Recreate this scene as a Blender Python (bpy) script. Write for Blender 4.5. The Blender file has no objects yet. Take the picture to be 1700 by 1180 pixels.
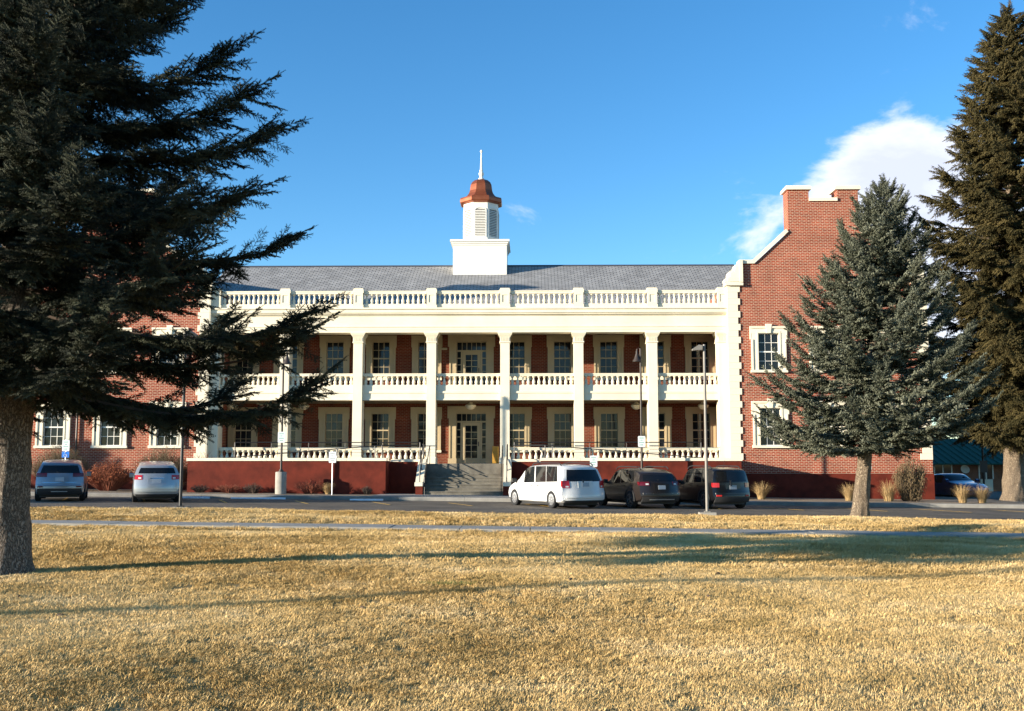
import bpy, math, random
import numpy as np
from mathutils import Vector, Matrix
R = math.radians
rng = random.Random(7)
sc = bpy.context.scene
col = sc.collection

# ------------------------------------------------------------------ camera
cam_d = bpy.data.cameras.new('camera')
cam_d.sensor_width = 36.0
cam_d.lens = 36.0 * 1745 / 1700
cam_d.clip_end = 4000
cam = bpy.data.objects.new('camera', cam_d)
col.objects.link(cam)
cam.location = (0, 0, 1.75)
cam.rotation_euler = (R(90 + 5.824), 0, R(1.0))
sc.camera = cam

# ------------------------------------------------------------------ sun and sky
SUN_AZ = R(24.0)          # light travels towards +X, turned this much to +Y
SUN_EL = R(9.6)
ldir = Vector((math.cos(SUN_AZ) * math.cos(SUN_EL), math.sin(SUN_AZ) * math.cos(SUN_EL), -math.sin(SUN_EL)))
sun_d = bpy.data.lights.new('sun', 'SUN')
sun_d.energy = 5.0
sun_d.angle = R(0.53)
sun_d.color = (1.0, 0.89, 0.73)
sun = bpy.data.objects.new('sun', sun_d)
col.objects.link(sun)
sun.location = (-60, -40, 40)
sun.rotation_euler = ldir.to_track_quat('-Z', 'Y').to_euler()

world = bpy.data.worlds.new('World')
sc.world = world
world.use_nodes = True
wn, wl = world.node_tree.nodes, world.node_tree.links
wn.clear()
w_out = wn.new('ShaderNodeOutputWorld')
w_bg = wn.new('ShaderNodeBackground')
w_bg.inputs['Strength'].default_value = 0.128
sky = wn.new('ShaderNodeTexSky')
sky.sky_type = 'NISHITA'
sky.sun_disc = False
sky.sun_elevation = SUN_EL
sky.sun_rotation = math.atan2(-ldir.x, -ldir.y)
sky.altitude = 1500
sky.air_density = 1.0
sky.dust_density = 0.1
sky.ozone_density = 2.5
w_hs = wn.new('ShaderNodeHueSaturation')
w_hs.inputs['Saturation'].default_value = 1.22
w_hs.inputs['Value'].default_value = 1.0
wl.new(sky.outputs[0], w_hs.inputs['Color'])
tc = wn.new('ShaderNodeTexCoord')


def w_math(op, a, b=None, clamp=False):
    n = wn.new('ShaderNodeMath'); n.operation = op; n.use_clamp = clamp
    for k, v in enumerate((a, b)):
        if v is None: continue
        if isinstance(v, (int, float)): n.inputs[k].default_value = v
        else: wl.new(v, n.inputs[k])
    return n.outputs[0]


w_map = wn.new('ShaderNodeMapping')
w_map.inputs['Scale'].default_value = (1, 1, 1.9)
wl.new(tc.outputs['Generated'], w_map.inputs['Vector'])
wnz = wn.new('ShaderNodeTexNoise')
wnz.inputs['Scale'].default_value = 6.5
wnz.inputs['Detail'].default_value = 9
wnz.inputs['Roughness'].default_value = 0.58
wnz.inputs['Distortion'].default_value = 0.25
wl.new(w_map.outputs[0], wnz.inputs['Vector'])
# places where clouds gather: unit direction, angular radius, weight
field = None
for (dx, dy, dz), rad, wt in (((0.325, 1, 0.262), 0.080, 0.46), ((0.425, 1, 0.262), 0.097, 0.48),
                              ((0.225, 1, 0.205), 0.035, 0.40), ((0.43, 1, 0.17), 0.10, 0.40),
                              ((-0.006, 1, 0.235), 0.035, 0.07), ((0.13, 1, 0.21), 0.03, 0.30), ((0.19, 1, 0.262), 0.035, 0.27),
                              ((0.75, 0.6, 0.25), 0.2, 0.3), ((-0.8, 0.3, 0.25), 0.15, 0.25), ((-0.3, -0.9, 0.3), 0.2, 0.28)):
    v = Vector((dx, dy, dz)).normalized()
    dn = wn.new('ShaderNodeVectorMath'); dn.operation = 'DISTANCE'
    nrm = wn.new('ShaderNodeVectorMath'); nrm.operation = 'NORMALIZE'
    wl.new(tc.outputs['Generated'], nrm.inputs[0])
    wl.new(nrm.outputs[0], dn.inputs[0]); dn.inputs[1].default_value = v
    q = w_math('DIVIDE', dn.outputs['Value'], rad)
    q = w_math('MULTIPLY', q, q)
    g = w_math('MULTIPLY', w_math('POWER', 2.718, w_math('MULTIPLY', q, -1.0)), wt)
    field = g if field is None else w_math('ADD', field, g)
dens = w_math('ADD', w_math('ADD', w_math('MULTIPLY', wnz.outputs['Fac'], 1.75), -0.45), field)
ramp = wn.new('ShaderNodeMapRange')
ramp.interpolation_type = 'SMOOTHSTEP'
ramp.inputs['From Min'].default_value = 0.76
ramp.inputs['From Max'].default_value = 1.04
wl.new(dens, ramp.inputs['Value'])
shade = wn.new('ShaderNodeMapRange')
shade.inputs['From Min'].default_value = 0.75
shade.inputs['From Max'].default_value = 1.25
shade.inputs['To Min'].default_value = 1.0
shade.inputs['To Max'].default_value = 0.0
wl.new(dens, shade.inputs['Value'])
cmix = wn.new('ShaderNodeMix'); cmix.data_type = 'RGBA'
cmix.inputs['A'].default_value = (3.0, 3.1, 3.6, 1)
cmix.inputs['B'].default_value = (4.5, 4.5, 4.75, 1)
wl.new(shade.outputs[0], cmix.inputs['Factor'])
smix = wn.new('ShaderNodeMix'); smix.data_type = 'RGBA'
wl.new(w_math('MULTIPLY', ramp.outputs[0], 0.9), smix.inputs['Factor'])
wl.new(w_hs.outputs[0], smix.inputs['A'])
wl.new(cmix.outputs['Result'], smix.inputs['B'])
wl.new(smix.outputs['Result'], w_bg.inputs['Color'])
wl.new(w_bg.outputs[0], w_out.inputs['Surface'])

sc.cycles.diffuse_bounces = 2
sc.cycles.glossy_bounces = 2
sc.view_settings.view_transform = 'Standard'
sc.view_settings.look = 'None'
sc.view_settings.exposure = 1.25
sc.view_settings.gamma = 1.0
sc.view_settings.use_curve_mapping = False


# ------------------------------------------------------------------ materials
MATS = {}


def mat(name, base, rough=0.7, var=0.0, nscale=6.0, bump=0.0, bscale=40.0, metal=0.0, spec=0.5, base2=None, coat=0.0, detail=4):
    if name in MATS: return MATS[name]
    m = bpy.data.materials.new(name)
    m.use_nodes = True
    nt = m.node_tree; n, l = nt.nodes, nt.links
    b = n['Principled BSDF']
    b.inputs['Roughness'].default_value = rough
    b.inputs['Metallic'].default_value = metal
    b.inputs['Specular IOR Level'].default_value = spec
    b.inputs['Coat Weight'].default_value = coat
    b.inputs['Coat Roughness'].default_value = 0.04
    c1 = tuple(base) + (1,)
    if var > 0 or base2:
        c2 = tuple(base2) + (1,) if base2 else tuple(min(1, c * (1 + var)) for c in base) + (1,)
        c1 = c1 if base2 else tuple(c * (1 - var) for c in base) + (1,)
        t = n.new('ShaderNodeTexCoord')
        nz = n.new('ShaderNodeTexNoise')
        nz.inputs['Scale'].default_value = nscale
        nz.inputs['Detail'].default_value = detail
        nz.inputs['Roughness'].default_value = 0.6
        l.new(t.outputs['Object'], nz.inputs['Vector'])
        rp = n.new('ShaderNodeMapRange')
        rp.inputs['From Min'].default_value = 0.3
        rp.inputs['From Max'].default_value = 0.7
        l.new(nz.outputs['Fac'], rp.inputs['Value'])
        mx = n.new('ShaderNodeMix'); mx.data_type = 'RGBA'
        mx.inputs['A'].default_value = c1; mx.inputs['B'].default_value = c2
        l.new(rp.outputs[0], mx.inputs['Factor'])
        l.new(mx.outputs['Result'], b.inputs['Base Color'])
    else:
        b.inputs['Base Color'].default_value = c1
    if bump > 0:
        t2 = n.new('ShaderNodeTexCoord')
        nz2 = n.new('ShaderNodeTexNoise')
        nz2.inputs['Scale'].default_value = bscale
        nz2.inputs['Detail'].default_value = 5
        l.new(t2.outputs['Object'], nz2.inputs['Vector'])
        bp = n.new('ShaderNodeBump')
        bp.inputs['Strength'].default_value = bump
        bp.inputs['Distance'].default_value = 0.02
        l.new(nz2.outputs['Fac'], bp.inputs['Height'])
        l.new(bp.outputs[0], b.inputs['Normal'])
    MATS[name] = m
    return m


def brick_mat(name, c1, c2, mortar, bw, bh, ms, along='xz', squash=1.0, rough=0.85, bias=-0.1, bumpd=0.012, vary=0.35):
    m = bpy.data.materials.new(name); m.use_nodes = True
    n, l = m.node_tree.nodes, m.node_tree.links
    b = n['Principled BSDF']; b.inputs['Roughness'].default_value = rough; b.inputs['Specular IOR Level'].default_value = 0.2
    t = n.new('ShaderNodeTexCoord'); s = n.new('ShaderNodeSeparateXYZ'); c = n.new('ShaderNodeCombineXYZ')
    l.new(t.outputs['Object'], s.inputs[0])
    if along == 'xz':
        a = n.new('ShaderNodeMath'); a.operation = 'ADD'
        l.new(s.outputs['X'], a.inputs[0]); l.new(s.outputs['Y'], a.inputs[1])
        l.new(a.outputs[0], c.inputs['X']); l.new(s.outputs['Z'], c.inputs['Y'])
    else:
        l.new(s.outputs['X'], c.inputs['X'])
        a = n.new('ShaderNodeMath'); a.operation = 'MULTIPLY'; a.inputs[1].default_value = 1.13
        l.new(s.outputs['Y'], a.inputs[0]); l.new(a.outputs[0], c.inputs['Y'])
    bt = n.new('ShaderNodeTexBrick')
    bt.inputs['Scale'].default_value = 1.0
    bt.inputs['Brick Width'].default_value = bw
    bt.inputs['Row Height'].default_value = bh
    bt.inputs['Mortar Size'].default_value = ms
    bt.inputs['Mortar Smooth'].default_value = 0.2
    bt.inputs['Bias'].default_value = bias
    bt.inputs['Color1'].default_value = tuple(c1) + (1,)
    bt.inputs['Color2'].default_value = tuple(c2) + (1,)
    bt.inputs['Mortar'].default_value = tuple(mortar) + (1,)
    l.new(c.outputs[0], bt.inputs['Vector'])
    nz = n.new('ShaderNodeTexNoise'); nz.inputs['Scale'].default_value = 1.3; nz.inputs['Detail'].default_value = 6
    l.new(t.outputs['Object'], nz.inputs['Vector'])
    mr = n.new('ShaderNodeMapRange'); mr.inputs['From Min'].default_value = 0.3; mr.inputs['From Max'].default_value = 0.7
    mr.inputs['To Min'].default_value = 1 - vary * 0.6; mr.inputs['To Max'].default_value = 1 + vary * 0.4
    l.new(nz.outputs['Fac'], mr.inputs['Value'])
    mx = n.new('ShaderNodeMix'); mx.data_type = 'RGBA'; mx.blend_type = 'MULTIPLY'; mx.inputs['Factor'].default_value = 1
    l.new(bt.outputs['Color'], mx.inputs['A']); l.new(mr.outputs[0], mx.inputs['B'])
    l.new(mx.outputs['Result'], b.inputs['Base Color'])
    bp = n.new('ShaderNodeBump'); bp.inputs['Strength'].default_value = 0.6; bp.inputs['Distance'].default_value = bumpd
    bp.invert = True
    l.new(bt.outputs['Fac'], bp.inputs['Height']); l.new(bp.outputs[0], b.inputs['Normal'])
    MATS[name] = m
    return m


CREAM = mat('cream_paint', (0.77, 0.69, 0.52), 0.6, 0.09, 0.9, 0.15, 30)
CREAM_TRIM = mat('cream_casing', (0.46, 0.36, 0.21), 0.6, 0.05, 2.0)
WHITE = mat('white_paint', (0.76, 0.73, 0.65), 0.5, 0.04, 2)
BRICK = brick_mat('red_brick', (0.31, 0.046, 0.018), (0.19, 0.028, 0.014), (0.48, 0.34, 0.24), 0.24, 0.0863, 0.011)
BRICK_SHADED = brick_mat('porch_brick_shaded', (0.20, 0.036, 0.015), (0.13, 0.023, 0.011), (0.26, 0.16, 0.10), 0.24, 0.0863, 0.009)  # same red brick, darkened in colour to deepen the porch shade
SHINGLE = brick_mat('roof_shingle', (0.38, 0.37, 0.35), (0.28, 0.275, 0.265), (0.06, 0.06, 0.062), 0.42, 0.21, 0.022, 'xy', bumpd=0.03, vary=0.3)
FLOOR = mat('porch_floor_dimmed', (0.16, 0.14, 0.12), 0.8, 0.1, 2)  # floor tone darkened to cut bounced light and deepen the porch shade
REDP = mat('dark_red_plinth', (0.115, 0.018, 0.009), 0.8, 0.32, 1.7, 0.2, 60, spec=0.2)
CONC = mat('concrete', (0.30, 0.28, 0.24), 0.9, 0.16, 2.5, 0.3, 50)
CONC_DK = mat('kerb_concrete', (0.20, 0.19, 0.17), 0.9, 0.25, 1.5, 0.3, 50)
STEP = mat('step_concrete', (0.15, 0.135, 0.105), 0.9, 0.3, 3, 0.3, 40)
BLACK = mat('black_metal', (0.012, 0.012, 0.013), 0.45)
BROWN_METAL = mat('bronze_metal', (0.035, 0.024, 0.018), 0.5)
GREY_METAL = mat('grey_metal', (0.20, 0.185, 0.16), 0.5, 0.1, 4)
GALV = mat('galvanised_steel', (0.55, 0.57, 0.58), 0.4, metal=0.6)
GLASS = mat('window_glass', (0.012, 0.014, 0.017), 0.04, spec=0.32)
GLASS_BLIND = mat('window_glass_blind', (0.018, 0.018, 0.015), 0.08, spec=0.3, var=0.1, nscale=3)
COPPER = mat('copper', (0.30, 0.085, 0.035), 0.42, 0.25, 1.5, metal=0.6)
ASPHALT = mat('asphalt', (0.165, 0.138, 0.104), 0.95, 0.0, 0.6, 0.5, 90, base2=(0.085, 0.073, 0.058), spec=0.3)
GRAVEL = mat('gravel_bed', (0.30, 0.235, 0.155), 0.95, 0.0, 18, 0.8, 60, base2=(0.17, 0.125, 0.08))
YELLOW = mat('yellow_paint', (0.50, 0.31, 0.06), 0.8, 0.3, 6)
BLUE_P = mat('blue_paint', (0.02, 0.07, 0.32), 0.7, 0.25, 5)
SNOW = mat('snow', (0.75, 0.78, 0.84), 0.6, 0.1, 9, 0.3, 20)
SIGNW = mat('sign_white', (0.72, 0.75, 0.74), 0.4)
SIGNG = mat('sign_green_ink', (0.22, 0.42, 0.36), 0.5)
SIGNK = mat('sign_grey_ink', (0.42, 0.44, 0.43), 0.5)
SIGNB = mat('sign_blue', (0.01, 0.16, 0.62), 0.4)
WOODY = mat('yellow_board', (0.50, 0.27, 0.04), 0.6, 0.15, 8)
LAMPW = mat('lamp_glass', (0.72, 0.63, 0.45), 0.4)
def bark_mat(name, dark, light):
    m = bpy.data.materials.new(name); m.use_nodes = True
    n, l = m.node_tree.nodes, m.node_tree.links
    b = n['Principled BSDF']; b.inputs['Roughness'].default_value = 0.95; b.inputs['Specular IOR Level'].default_value = 0.15
    t = n.new('ShaderNodeTexCoord'); mp = n.new('ShaderNodeMapping'); mp.inputs['Scale'].default_value = (1, 1, 0.38); l.new(t.outputs['Object'], mp.inputs[0])
    nz = n.new('ShaderNodeTexNoise'); nz.inputs['Scale'].default_value = 12; nz.inputs['Detail'].default_value = 5; l.new(mp.outputs[0], nz.inputs['Vector'])
    mxv = n.new('ShaderNodeMix'); mxv.data_type = 'VECTOR'; mxv.inputs['Factor'].default_value = 0.14
    l.new(mp.outputs[0], mxv.inputs['A']); l.new(nz.outputs['Color'], mxv.inputs['B'])
    vo = n.new('ShaderNodeTexVoronoi'); vo.feature = 'DISTANCE_TO_EDGE'; vo.inputs['Scale'].default_value = 34; l.new(mxv.outputs['Result'], vo.inputs['Vector'])
    mr = n.new('ShaderNodeMapRange'); mr.inputs['From Max'].default_value = 0.22; l.new(vo.outputs['Distance'], mr.inputs['Value'])
    mu = n.new('ShaderNodeMath'); mu.operation = 'MULTIPLY'; l.new(mr.outputs[0], mu.inputs[0]); l.new(nz.outputs['Fac'], mu.inputs[1])
    ad = n.new('ShaderNodeMath'); ad.operation = 'MULTIPLY'; ad.inputs[1].default_value = 1.6; l.new(mu.outputs[0], ad.inputs[0])
    mx = n.new('ShaderNodeMix'); mx.data_type = 'RGBA'; mx.inputs['A'].default_value = dark + (1,); mx.inputs['B'].default_value = light + (1,)
    l.new(ad.outputs[0], mx.inputs['Factor']); l.new(mx.outputs['Result'], b.inputs['Base Color'])
    bp = n.new('ShaderNodeBump'); bp.inputs['Strength'].default_value = 0.9; bp.inputs['Distance'].default_value = 0.035
    l.new(mu.outputs[0], bp.inputs['Height']); l.new(bp.outputs[0], b.inputs['Normal'])
    return m


BARK = bark_mat('bark', (0.07, 0.056, 0.045), (0.30, 0.25, 0.20))
BARK_TAN = bark_mat('bark_tan', (0.10, 0.072, 0.05), (0.36, 0.285, 0.20))
TWIG = mat('twig', (0.075, 0.05, 0.035), 0.9, 0.3, 5)
GREEN_ROOF = mat('green_metal_roof', (0.010, 0.065, 0.040), 0.7, 0.1, 3, spec=0.2)
BROWN_BRICK = brick_mat('brown_brick', (0.30, 0.12, 0.065), (0.24, 0.09, 0.05), (0.32, 0.2, 0.13), 0.24, 0.0863, 0.009)


# ------------------------------------------------------------------ mesh helpers
class MB:
    def __init__(self): self.v = []; self.f = []

    def box(self, x0, x1, y0, y1, z0, z1):
        b = len(self.v)
        self.v += [(x0, y0, z0), (x1, y0, z0), (x1, y1, z0), (x0, y1, z0), (x0, y0, z1), (x1, y0, z1), (x1, y1, z1), (x0, y1, z1)]
        self.f += [tuple(b + i for i in q) for q in ((0, 3, 2, 1), (4, 5, 6, 7), (0, 1, 5, 4), (1, 2, 6, 5), (2, 3, 7, 6), (3, 0, 4, 7))]
        return self

    def prism(self, poly, a0, a1, axis='y'):
        """poly: outline (u,w); extruded along axis from a0 to a1"""
        b = len(self.v); n = len(poly)
        for a in (a0, a1):
            for u, w in poly:
                self.v.append((u, a, w) if axis == 'y' else (a, u, w) if axis == 'x' else (u, w, a))
        self.f.append(tuple(b + i for i in range(n)))
        self.f.append(tuple(b + n + i for i in reversed(range(n))))
        for i in range(n):
            j = (i + 1) % n
            self.f.append((b + i, b + n + i, b + n + j, b + j))
        return self

    def lathe(self, prof, seg=12, cx=0, cy=0, rot=0.0, caps=True):
        b = len(self.v)
        for r, z in prof:
            for k in range(seg):
                a = rot + 2 * math.pi * k / seg
                self.v.append((cx + r * math.cos(a), cy + r * math.sin(a), z))
        for i in range(len(prof) - 1):
            for k in range(seg):
                k2 = (k + 1) % seg
                self.f.append((b + i * seg + k, b + i * seg + k2, b + (i + 1) * seg + k2, b + (i + 1) * seg + k))
        if not caps: return self
        self.f.append(tuple(b + k for k in reversed(range(seg))))
        e = b + (len(prof) - 1) * seg
        self.f.append(tuple(e + k for k in range(seg)))
        return self

    def tube(self, pts, rad, seg=6):
        pts = [Vector(p) for p in pts]
        if isinstance(rad, (int, float)): rad = [rad] * len(pts)
        b = len(self.v)
        for i, p in enumerate(pts):
            d = (pts[min(i + 1, len(pts) - 1)] - pts[max(i - 1, 0)]).normalized()
            up = Vector((0, 0, 1)) if abs(d.z) < 0.9 else Vector((1, 0, 0))
            s = d.cross(up).normalized(); t = s.cross(d)
            for k in range(seg):
                a = 2 * math.pi * k / seg
                self.v.append(tuple(p + (s * math.cos(a) + t * math.sin(a)) * rad[i]))
        for i in range(len(pts) - 1):
            for k in range(seg):
                k2 = (k + 1) % seg
                self.f.append((b + i * seg + k, b + i * seg + k2, b + (i + 1) * seg + k2, b + (i + 1) * seg + k))
        self.f.append(tuple(b + k for k in reversed(range(seg))))
        e = b + (len(pts) - 1) * seg
        self.f.append(tuple(e + k for k in range(seg)))
        return self

    def mesh(self, name, m, smooth=False):
        me = bpy.data.meshes.new(name)
        me.from_pydata(self.v, [], self.f)
        me.validate()
        me.update()
        import bmesh
        bm = bmesh.new(); bm.from_mesh(me)
        bmesh.ops.recalc_face_normals(bm, faces=bm.faces)
        bm.to_mesh(me); bm.free()
        if m: me.materials.append(m)
        if smooth:
            me.polygons.foreach_set('use_smooth', [True] * len(me.polygons))
            me.set_sharp_from_angle(angle=R(38))
        return me

    def build(self, name, m, parent=None, smooth=False, loc=None):
        return link(name, self.mesh(name, m, smooth), parent, loc)


def link(name, me, parent=None, loc=None, rz=0.0):
    o = bpy.data.objects.new(name, me)
    col.objects.link(o)
    if parent: o.parent = parent
    if loc: o.location = loc
    if rz: o.rotation_euler.z = rz
    return o


def thing(name, label, cat, loc=(0, 0, 0), rz=0.0, group=None):
    o = bpy.data.objects.new(name, None)
    o.empty_display_size = 0.3
    col.objects.link(o)
    o.location = loc; o.rotation_euler.z = rz
    tag(o, label, cat, group)
    return o


def tag(o, label, cat, group=None):
    o['label'] = label; o['category'] = cat
    if group: o['group'] = group
    return o


def gz(x):                       # the site falls gently to the right
    return -0.0122 * max(-70.0, min(70.0, x))


def lawn_z(x, y):                # gentle swales along the walk
    z = gz(x)
    z -= 0.05 * math.exp(-((y - 26.6) / 0.9) ** 2)
    z += 0.13 * math.exp(-((y - 29.6) / 0.8) ** 2) + 0.09 * math.exp(-((y - 33.6) / 0.9) ** 2)
    z += 0.06 * math.exp(-((y - 21.5) / 3.5) ** 2)
    z += 0.03 * math.sin(x * 0.35 + y * 0.5) + 0.02 * math.sin(x * 0.9 - y * 0.77)
    return z


def sheet(name, x0, x1, y0, y1, nx, ny, zf, m, kind='structure'):
    xs = np.linspace(x0, x1, nx + 1); ys = np.linspace(y0, y1, ny + 1)
    v = [(x, y, zf(x, y)) for y in ys for x in xs]
    f = [(j * (nx + 1) + i, j * (nx + 1) + i + 1, (j + 1) * (nx + 1) + i + 1, (j + 1) * (nx + 1) + i) for j in range(ny) for i in range(nx)]
    me = bpy.data.meshes.new(name); me.from_pydata(v, [], f); me.update()
    me.materials.append(m)
    me.polygons.foreach_set('use_smooth', [True] * len(me.polygons))
    o = link(name, me)
    o['kind'] = kind
    return o


def scatter(name, pts, eul, scl, vid, variants, parent=None):
    """points that carry instanced foliage through geometry nodes"""
    me = bpy.data.meshes.new(name)
    me.from_pydata([tuple(p) for p in pts], [], [])
    a = me.attributes.new('rot', 'FLOAT_VECTOR', 'POINT'); a.data.foreach_set('vector', np.asarray(eul, 'f').ravel())
    a = me.attributes.new('scl', 'FLOAT', 'POINT'); a.data.foreach_set('value', np.asarray(scl, 'f'))
    a = me.attributes.new('vid', 'INT', 'POINT'); a.data.foreach_set('value', np.asarray(vid, 'i'))
    o = link(name, me, parent)
    g = bpy.data.node_groups.new(name, 'GeometryNodeTree')
    g.interface.new_socket('Geometry', in_out='INPUT', socket_type='NodeSocketGeometry')
    g.interface.new_socket('Geometry', in_out='OUTPUT', socket_type='NodeSocketGeometry')
    N, L = g.nodes, g.links
    gi = N.new('NodeGroupInput'); go = N.new('NodeGroupOutput')
    ar = N.new('GeometryNodeInputNamedAttribute'); ar.data_type = 'FLOAT_VECTOR'; ar.inputs['Name'].default_value = 'rot'
    e2r = N.new('FunctionNodeEulerToRotation'); L.new(ar.outputs['Attribute'], e2r.inputs[0])
    as_ = N.new('GeometryNodeInputNamedAttribute'); as_.data_type = 'FLOAT'; as_.inputs['Name'].default_value = 'scl'
    av = N.new('GeometryNodeInputNamedAttribute'); av.data_type = 'INT'; av.inputs['Name'].default_value = 'vid'
    jn = N.new('GeometryNodeJoinGeometry')
    for k, vo in enumerate(variants):
        oi = N.new('GeometryNodeObjectInfo'); oi.inputs['Object'].default_value = vo
        oi.inputs['As Instance'].default_value = False
        cp = N.new('FunctionNodeCompare'); cp.data_type = 'INT'; cp.operation = 'EQUAL'
        ia = [s for s in cp.inputs if s.type == 'INT']
        L.new(av.outputs['Attribute'], ia[0]); ia[1].default_value = k
        ip = N.new('GeometryNodeInstanceOnPoints')
        L.new(gi.outputs[0], ip.inputs['Points']); L.new(cp.outputs[0], ip.inputs['Selection'])
        L.new(oi.outputs['Geometry'], ip.inputs['Instance'])
        L.new(e2r.outputs[0], ip.inputs['Rotation']); L.new(as_.outputs['Attribute'], ip.inputs['Scale'])
        L.new(ip.outputs[0], jn.inputs[0])
    L.new(jn.outputs[0], go.inputs[0])
    md = o.modifiers.new('scatter', 'NODES'); md.node_group = g
    o['kind'] = 'stuff'
    return o


def source(name, v, f, m):
    """a mesh used only as the shape that foliage scatters repeat; never placed in the scene itself"""
    me = bpy.data.meshes.new(name); me.from_pydata(v, [], f); me.update()
    me.materials.append(m)
    return bpy.data.objects.new(name, me)


# ------------------------------------------------------------------ ground
def lawn_mat():
    m = bpy.data.materials.new('dry_lawn'); m.use_nodes = True
    n, l = m.node_tree.nodes, m.node_tree.links
    b = n['Principled BSDF']; b.inputs['Roughness'].default_value = 1.0; b.inputs['Specular IOR Level'].default_value = 0.1
    t = n.new('ShaderNodeTexCoord')
    n1 = n.new('ShaderNodeTexNoise'); n1.inputs['Scale'].default_value = 0.45; n1.inputs['Detail'].default_value = 8; n1.inputs['Roughness'].default_value = 0.65
    n2 = n.new('ShaderNodeTexNoise'); n2.inputs['Scale'].default_value = 26; n2.inputs['Detail'].default_value = 6
    l.new(t.outputs['Object'], n1.inputs['Vector']); l.new(t.outputs['Object'], n2.inputs['Vector'])
    r1 = n.new('ShaderNodeValToRGB')
    r1.color_ramp.elements[0].position = 0.32; r1.color_ramp.elements[0].color = (0.32, 0.22, 0.085, 1)
    r1.color_ramp.elements[1].position = 0.62; r1.color_ramp.elements[1].color = (0.60, 0.43, 0.20, 1)
    l.new(n1.outputs['Fac'], r1.inputs[0])
    mr = n.new('ShaderNodeMapRange'); mr.inputs['From Min'].default_value = 0.3; mr.inputs['From Max'].default_value = 0.7
    mr.inputs['To Min'].default_value = 0.7; mr.inputs['To Max'].default_value = 1.25
    l.new(n2.outputs['Fac'], mr.inputs['Value'])
    mx = n.new('ShaderNodeMix'); mx.data_type = 'RGBA'; mx.blend_type = 'MULTIPLY'; mx.inputs['Factor'].default_value = 1
    l.new(r1.outputs[0], mx.inputs['A']); l.new(mr.outputs[0], mx.inputs['B'])
    l.new(mx.outputs['Result'], b.inputs['Base Color'])
    bp = n.new('ShaderNodeBump'); bp.inputs['Strength'].default_value = 1.0; bp.inputs['Distance'].default_value = 0.06
    l.new(n2.outputs['Fac'], bp.inputs['Height']); l.new(bp.outputs[0], b.inputs['Normal'])
    return m


LAWN = lawn_mat()
FAR = mat('far_ground', (0.30, 0.24, 0.13), 1.0, 0.3, 0.05)
WALK_Y0, WALK_Y1 = 27.03, 28.38
LOT_Y0, LOT_Y1 = 36.3, 48.1
sheet('ground', -2500, 2500, -600, 3500, 60, 40, lambda x, y: gz(x) - 0.45, FAR)
sheet('lawn', -45, 45, -6, WALK_Y0 + 0.02, 120, 60, lambda x, y: lawn_z(x, y) if y < WALK_Y0 - 0.3 else gz(x) - 0.01, LAWN)
sheet('lawn_strip', -45, 45, WALK_Y1 - 0.02, LOT_Y0, 120, 34, lambda x, y: lawn_z(x, y) if WALK_Y1 + 0.2 < y < LOT_Y0 - 0.3 else gz(x) - 0.01, LAWN)
sheet('side_lawn', -200, -45, -60, LOT_Y0, 12, 8, lambda x, y: gz(x) - 0.02, LAWN)
lot = sheet('parking_lot', -70, 70, LOT_Y0 - 0.4, LOT_Y1 + 0.05, 70, 12, lambda x, y: gz(x) - 0.03, ASPHALT)
sheet('access_road', 24.0, 70, LOT_Y1, 84, 20, 20, lambda x, y: gz(x) - 0.04, ASPHALT)
bed = sheet('planting_bed', -45, 24.2, LOT_Y1 + 0.25, 60, 60, 8, lambda x, y: gz(x) + 0.12 + 0.02 * math.sin(x * 3.1) * math.sin(y * 4), GRAVEL)
walk2 = sheet('entrance_pavement', -7.3, 0.7, LOT_Y1 + 0.2, 52.4, 8, 3, lambda x, y: gz(x) + 0.15, CONC)

walk = bpy.data.objects.new('sidewalk', None); col.objects.link(walk); walk['kind'] = 'structure'
slab_me = None
for k in range(-16, 17):
    x = k * 1.8
    b = MB(); g0, g1 = gz(x), gz(x + 1.78)
    b.v = [(0, 0, -0.1), (1.78, 0, -0.1), (1.78, 1.33, -0.1), (0, 1.33, -0.1), (0, 0, 0.06), (1.78, 0, 0.06 + g1 - g0), (1.78, 1.33, 0.06 + g1 - g0), (0, 1.33, 0.06)]
    b.f = [(0, 3, 2, 1), (4, 5, 6, 7), (0, 1, 5, 4), (1, 2, 6, 5), (2, 3, 7, 6), (3, 0, 4, 7)]
    if slab_me is None: slab_me = b.mesh('slab', CONC)
    link('slab', slab_me, walk, (x, WALK_Y0 + 0.01, g0 + rng.uniform(-0.006, 0.006)))
kerb = bpy.data.objects.new('kerb', None); col.objects.link(kerb); kerb['kind'] = 'structure'
kb = MB(); kb.prism([(0, -0.2), (0.0, 0.13), (0.03, 0.16), (0.22, 0.16), (0.22, -0.2)], 0.005, 2.995, 'x')
kerb_me = kb.mesh('kerb_stone', CONC_DK)
kerb_me2 = kerb_me.copy(); kerb_me2.materials[0] = CONC
for k in range(-16, 24):
    x = k * 3.0
    o = link('kerb_stone', kerb_me2 if -8 <= x < 0.5 or x > 16 else kerb_me, kerb, (x, LOT_Y1, gz(x + 1.5)))
    o.rotation_euler.y = 0.0122

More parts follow.
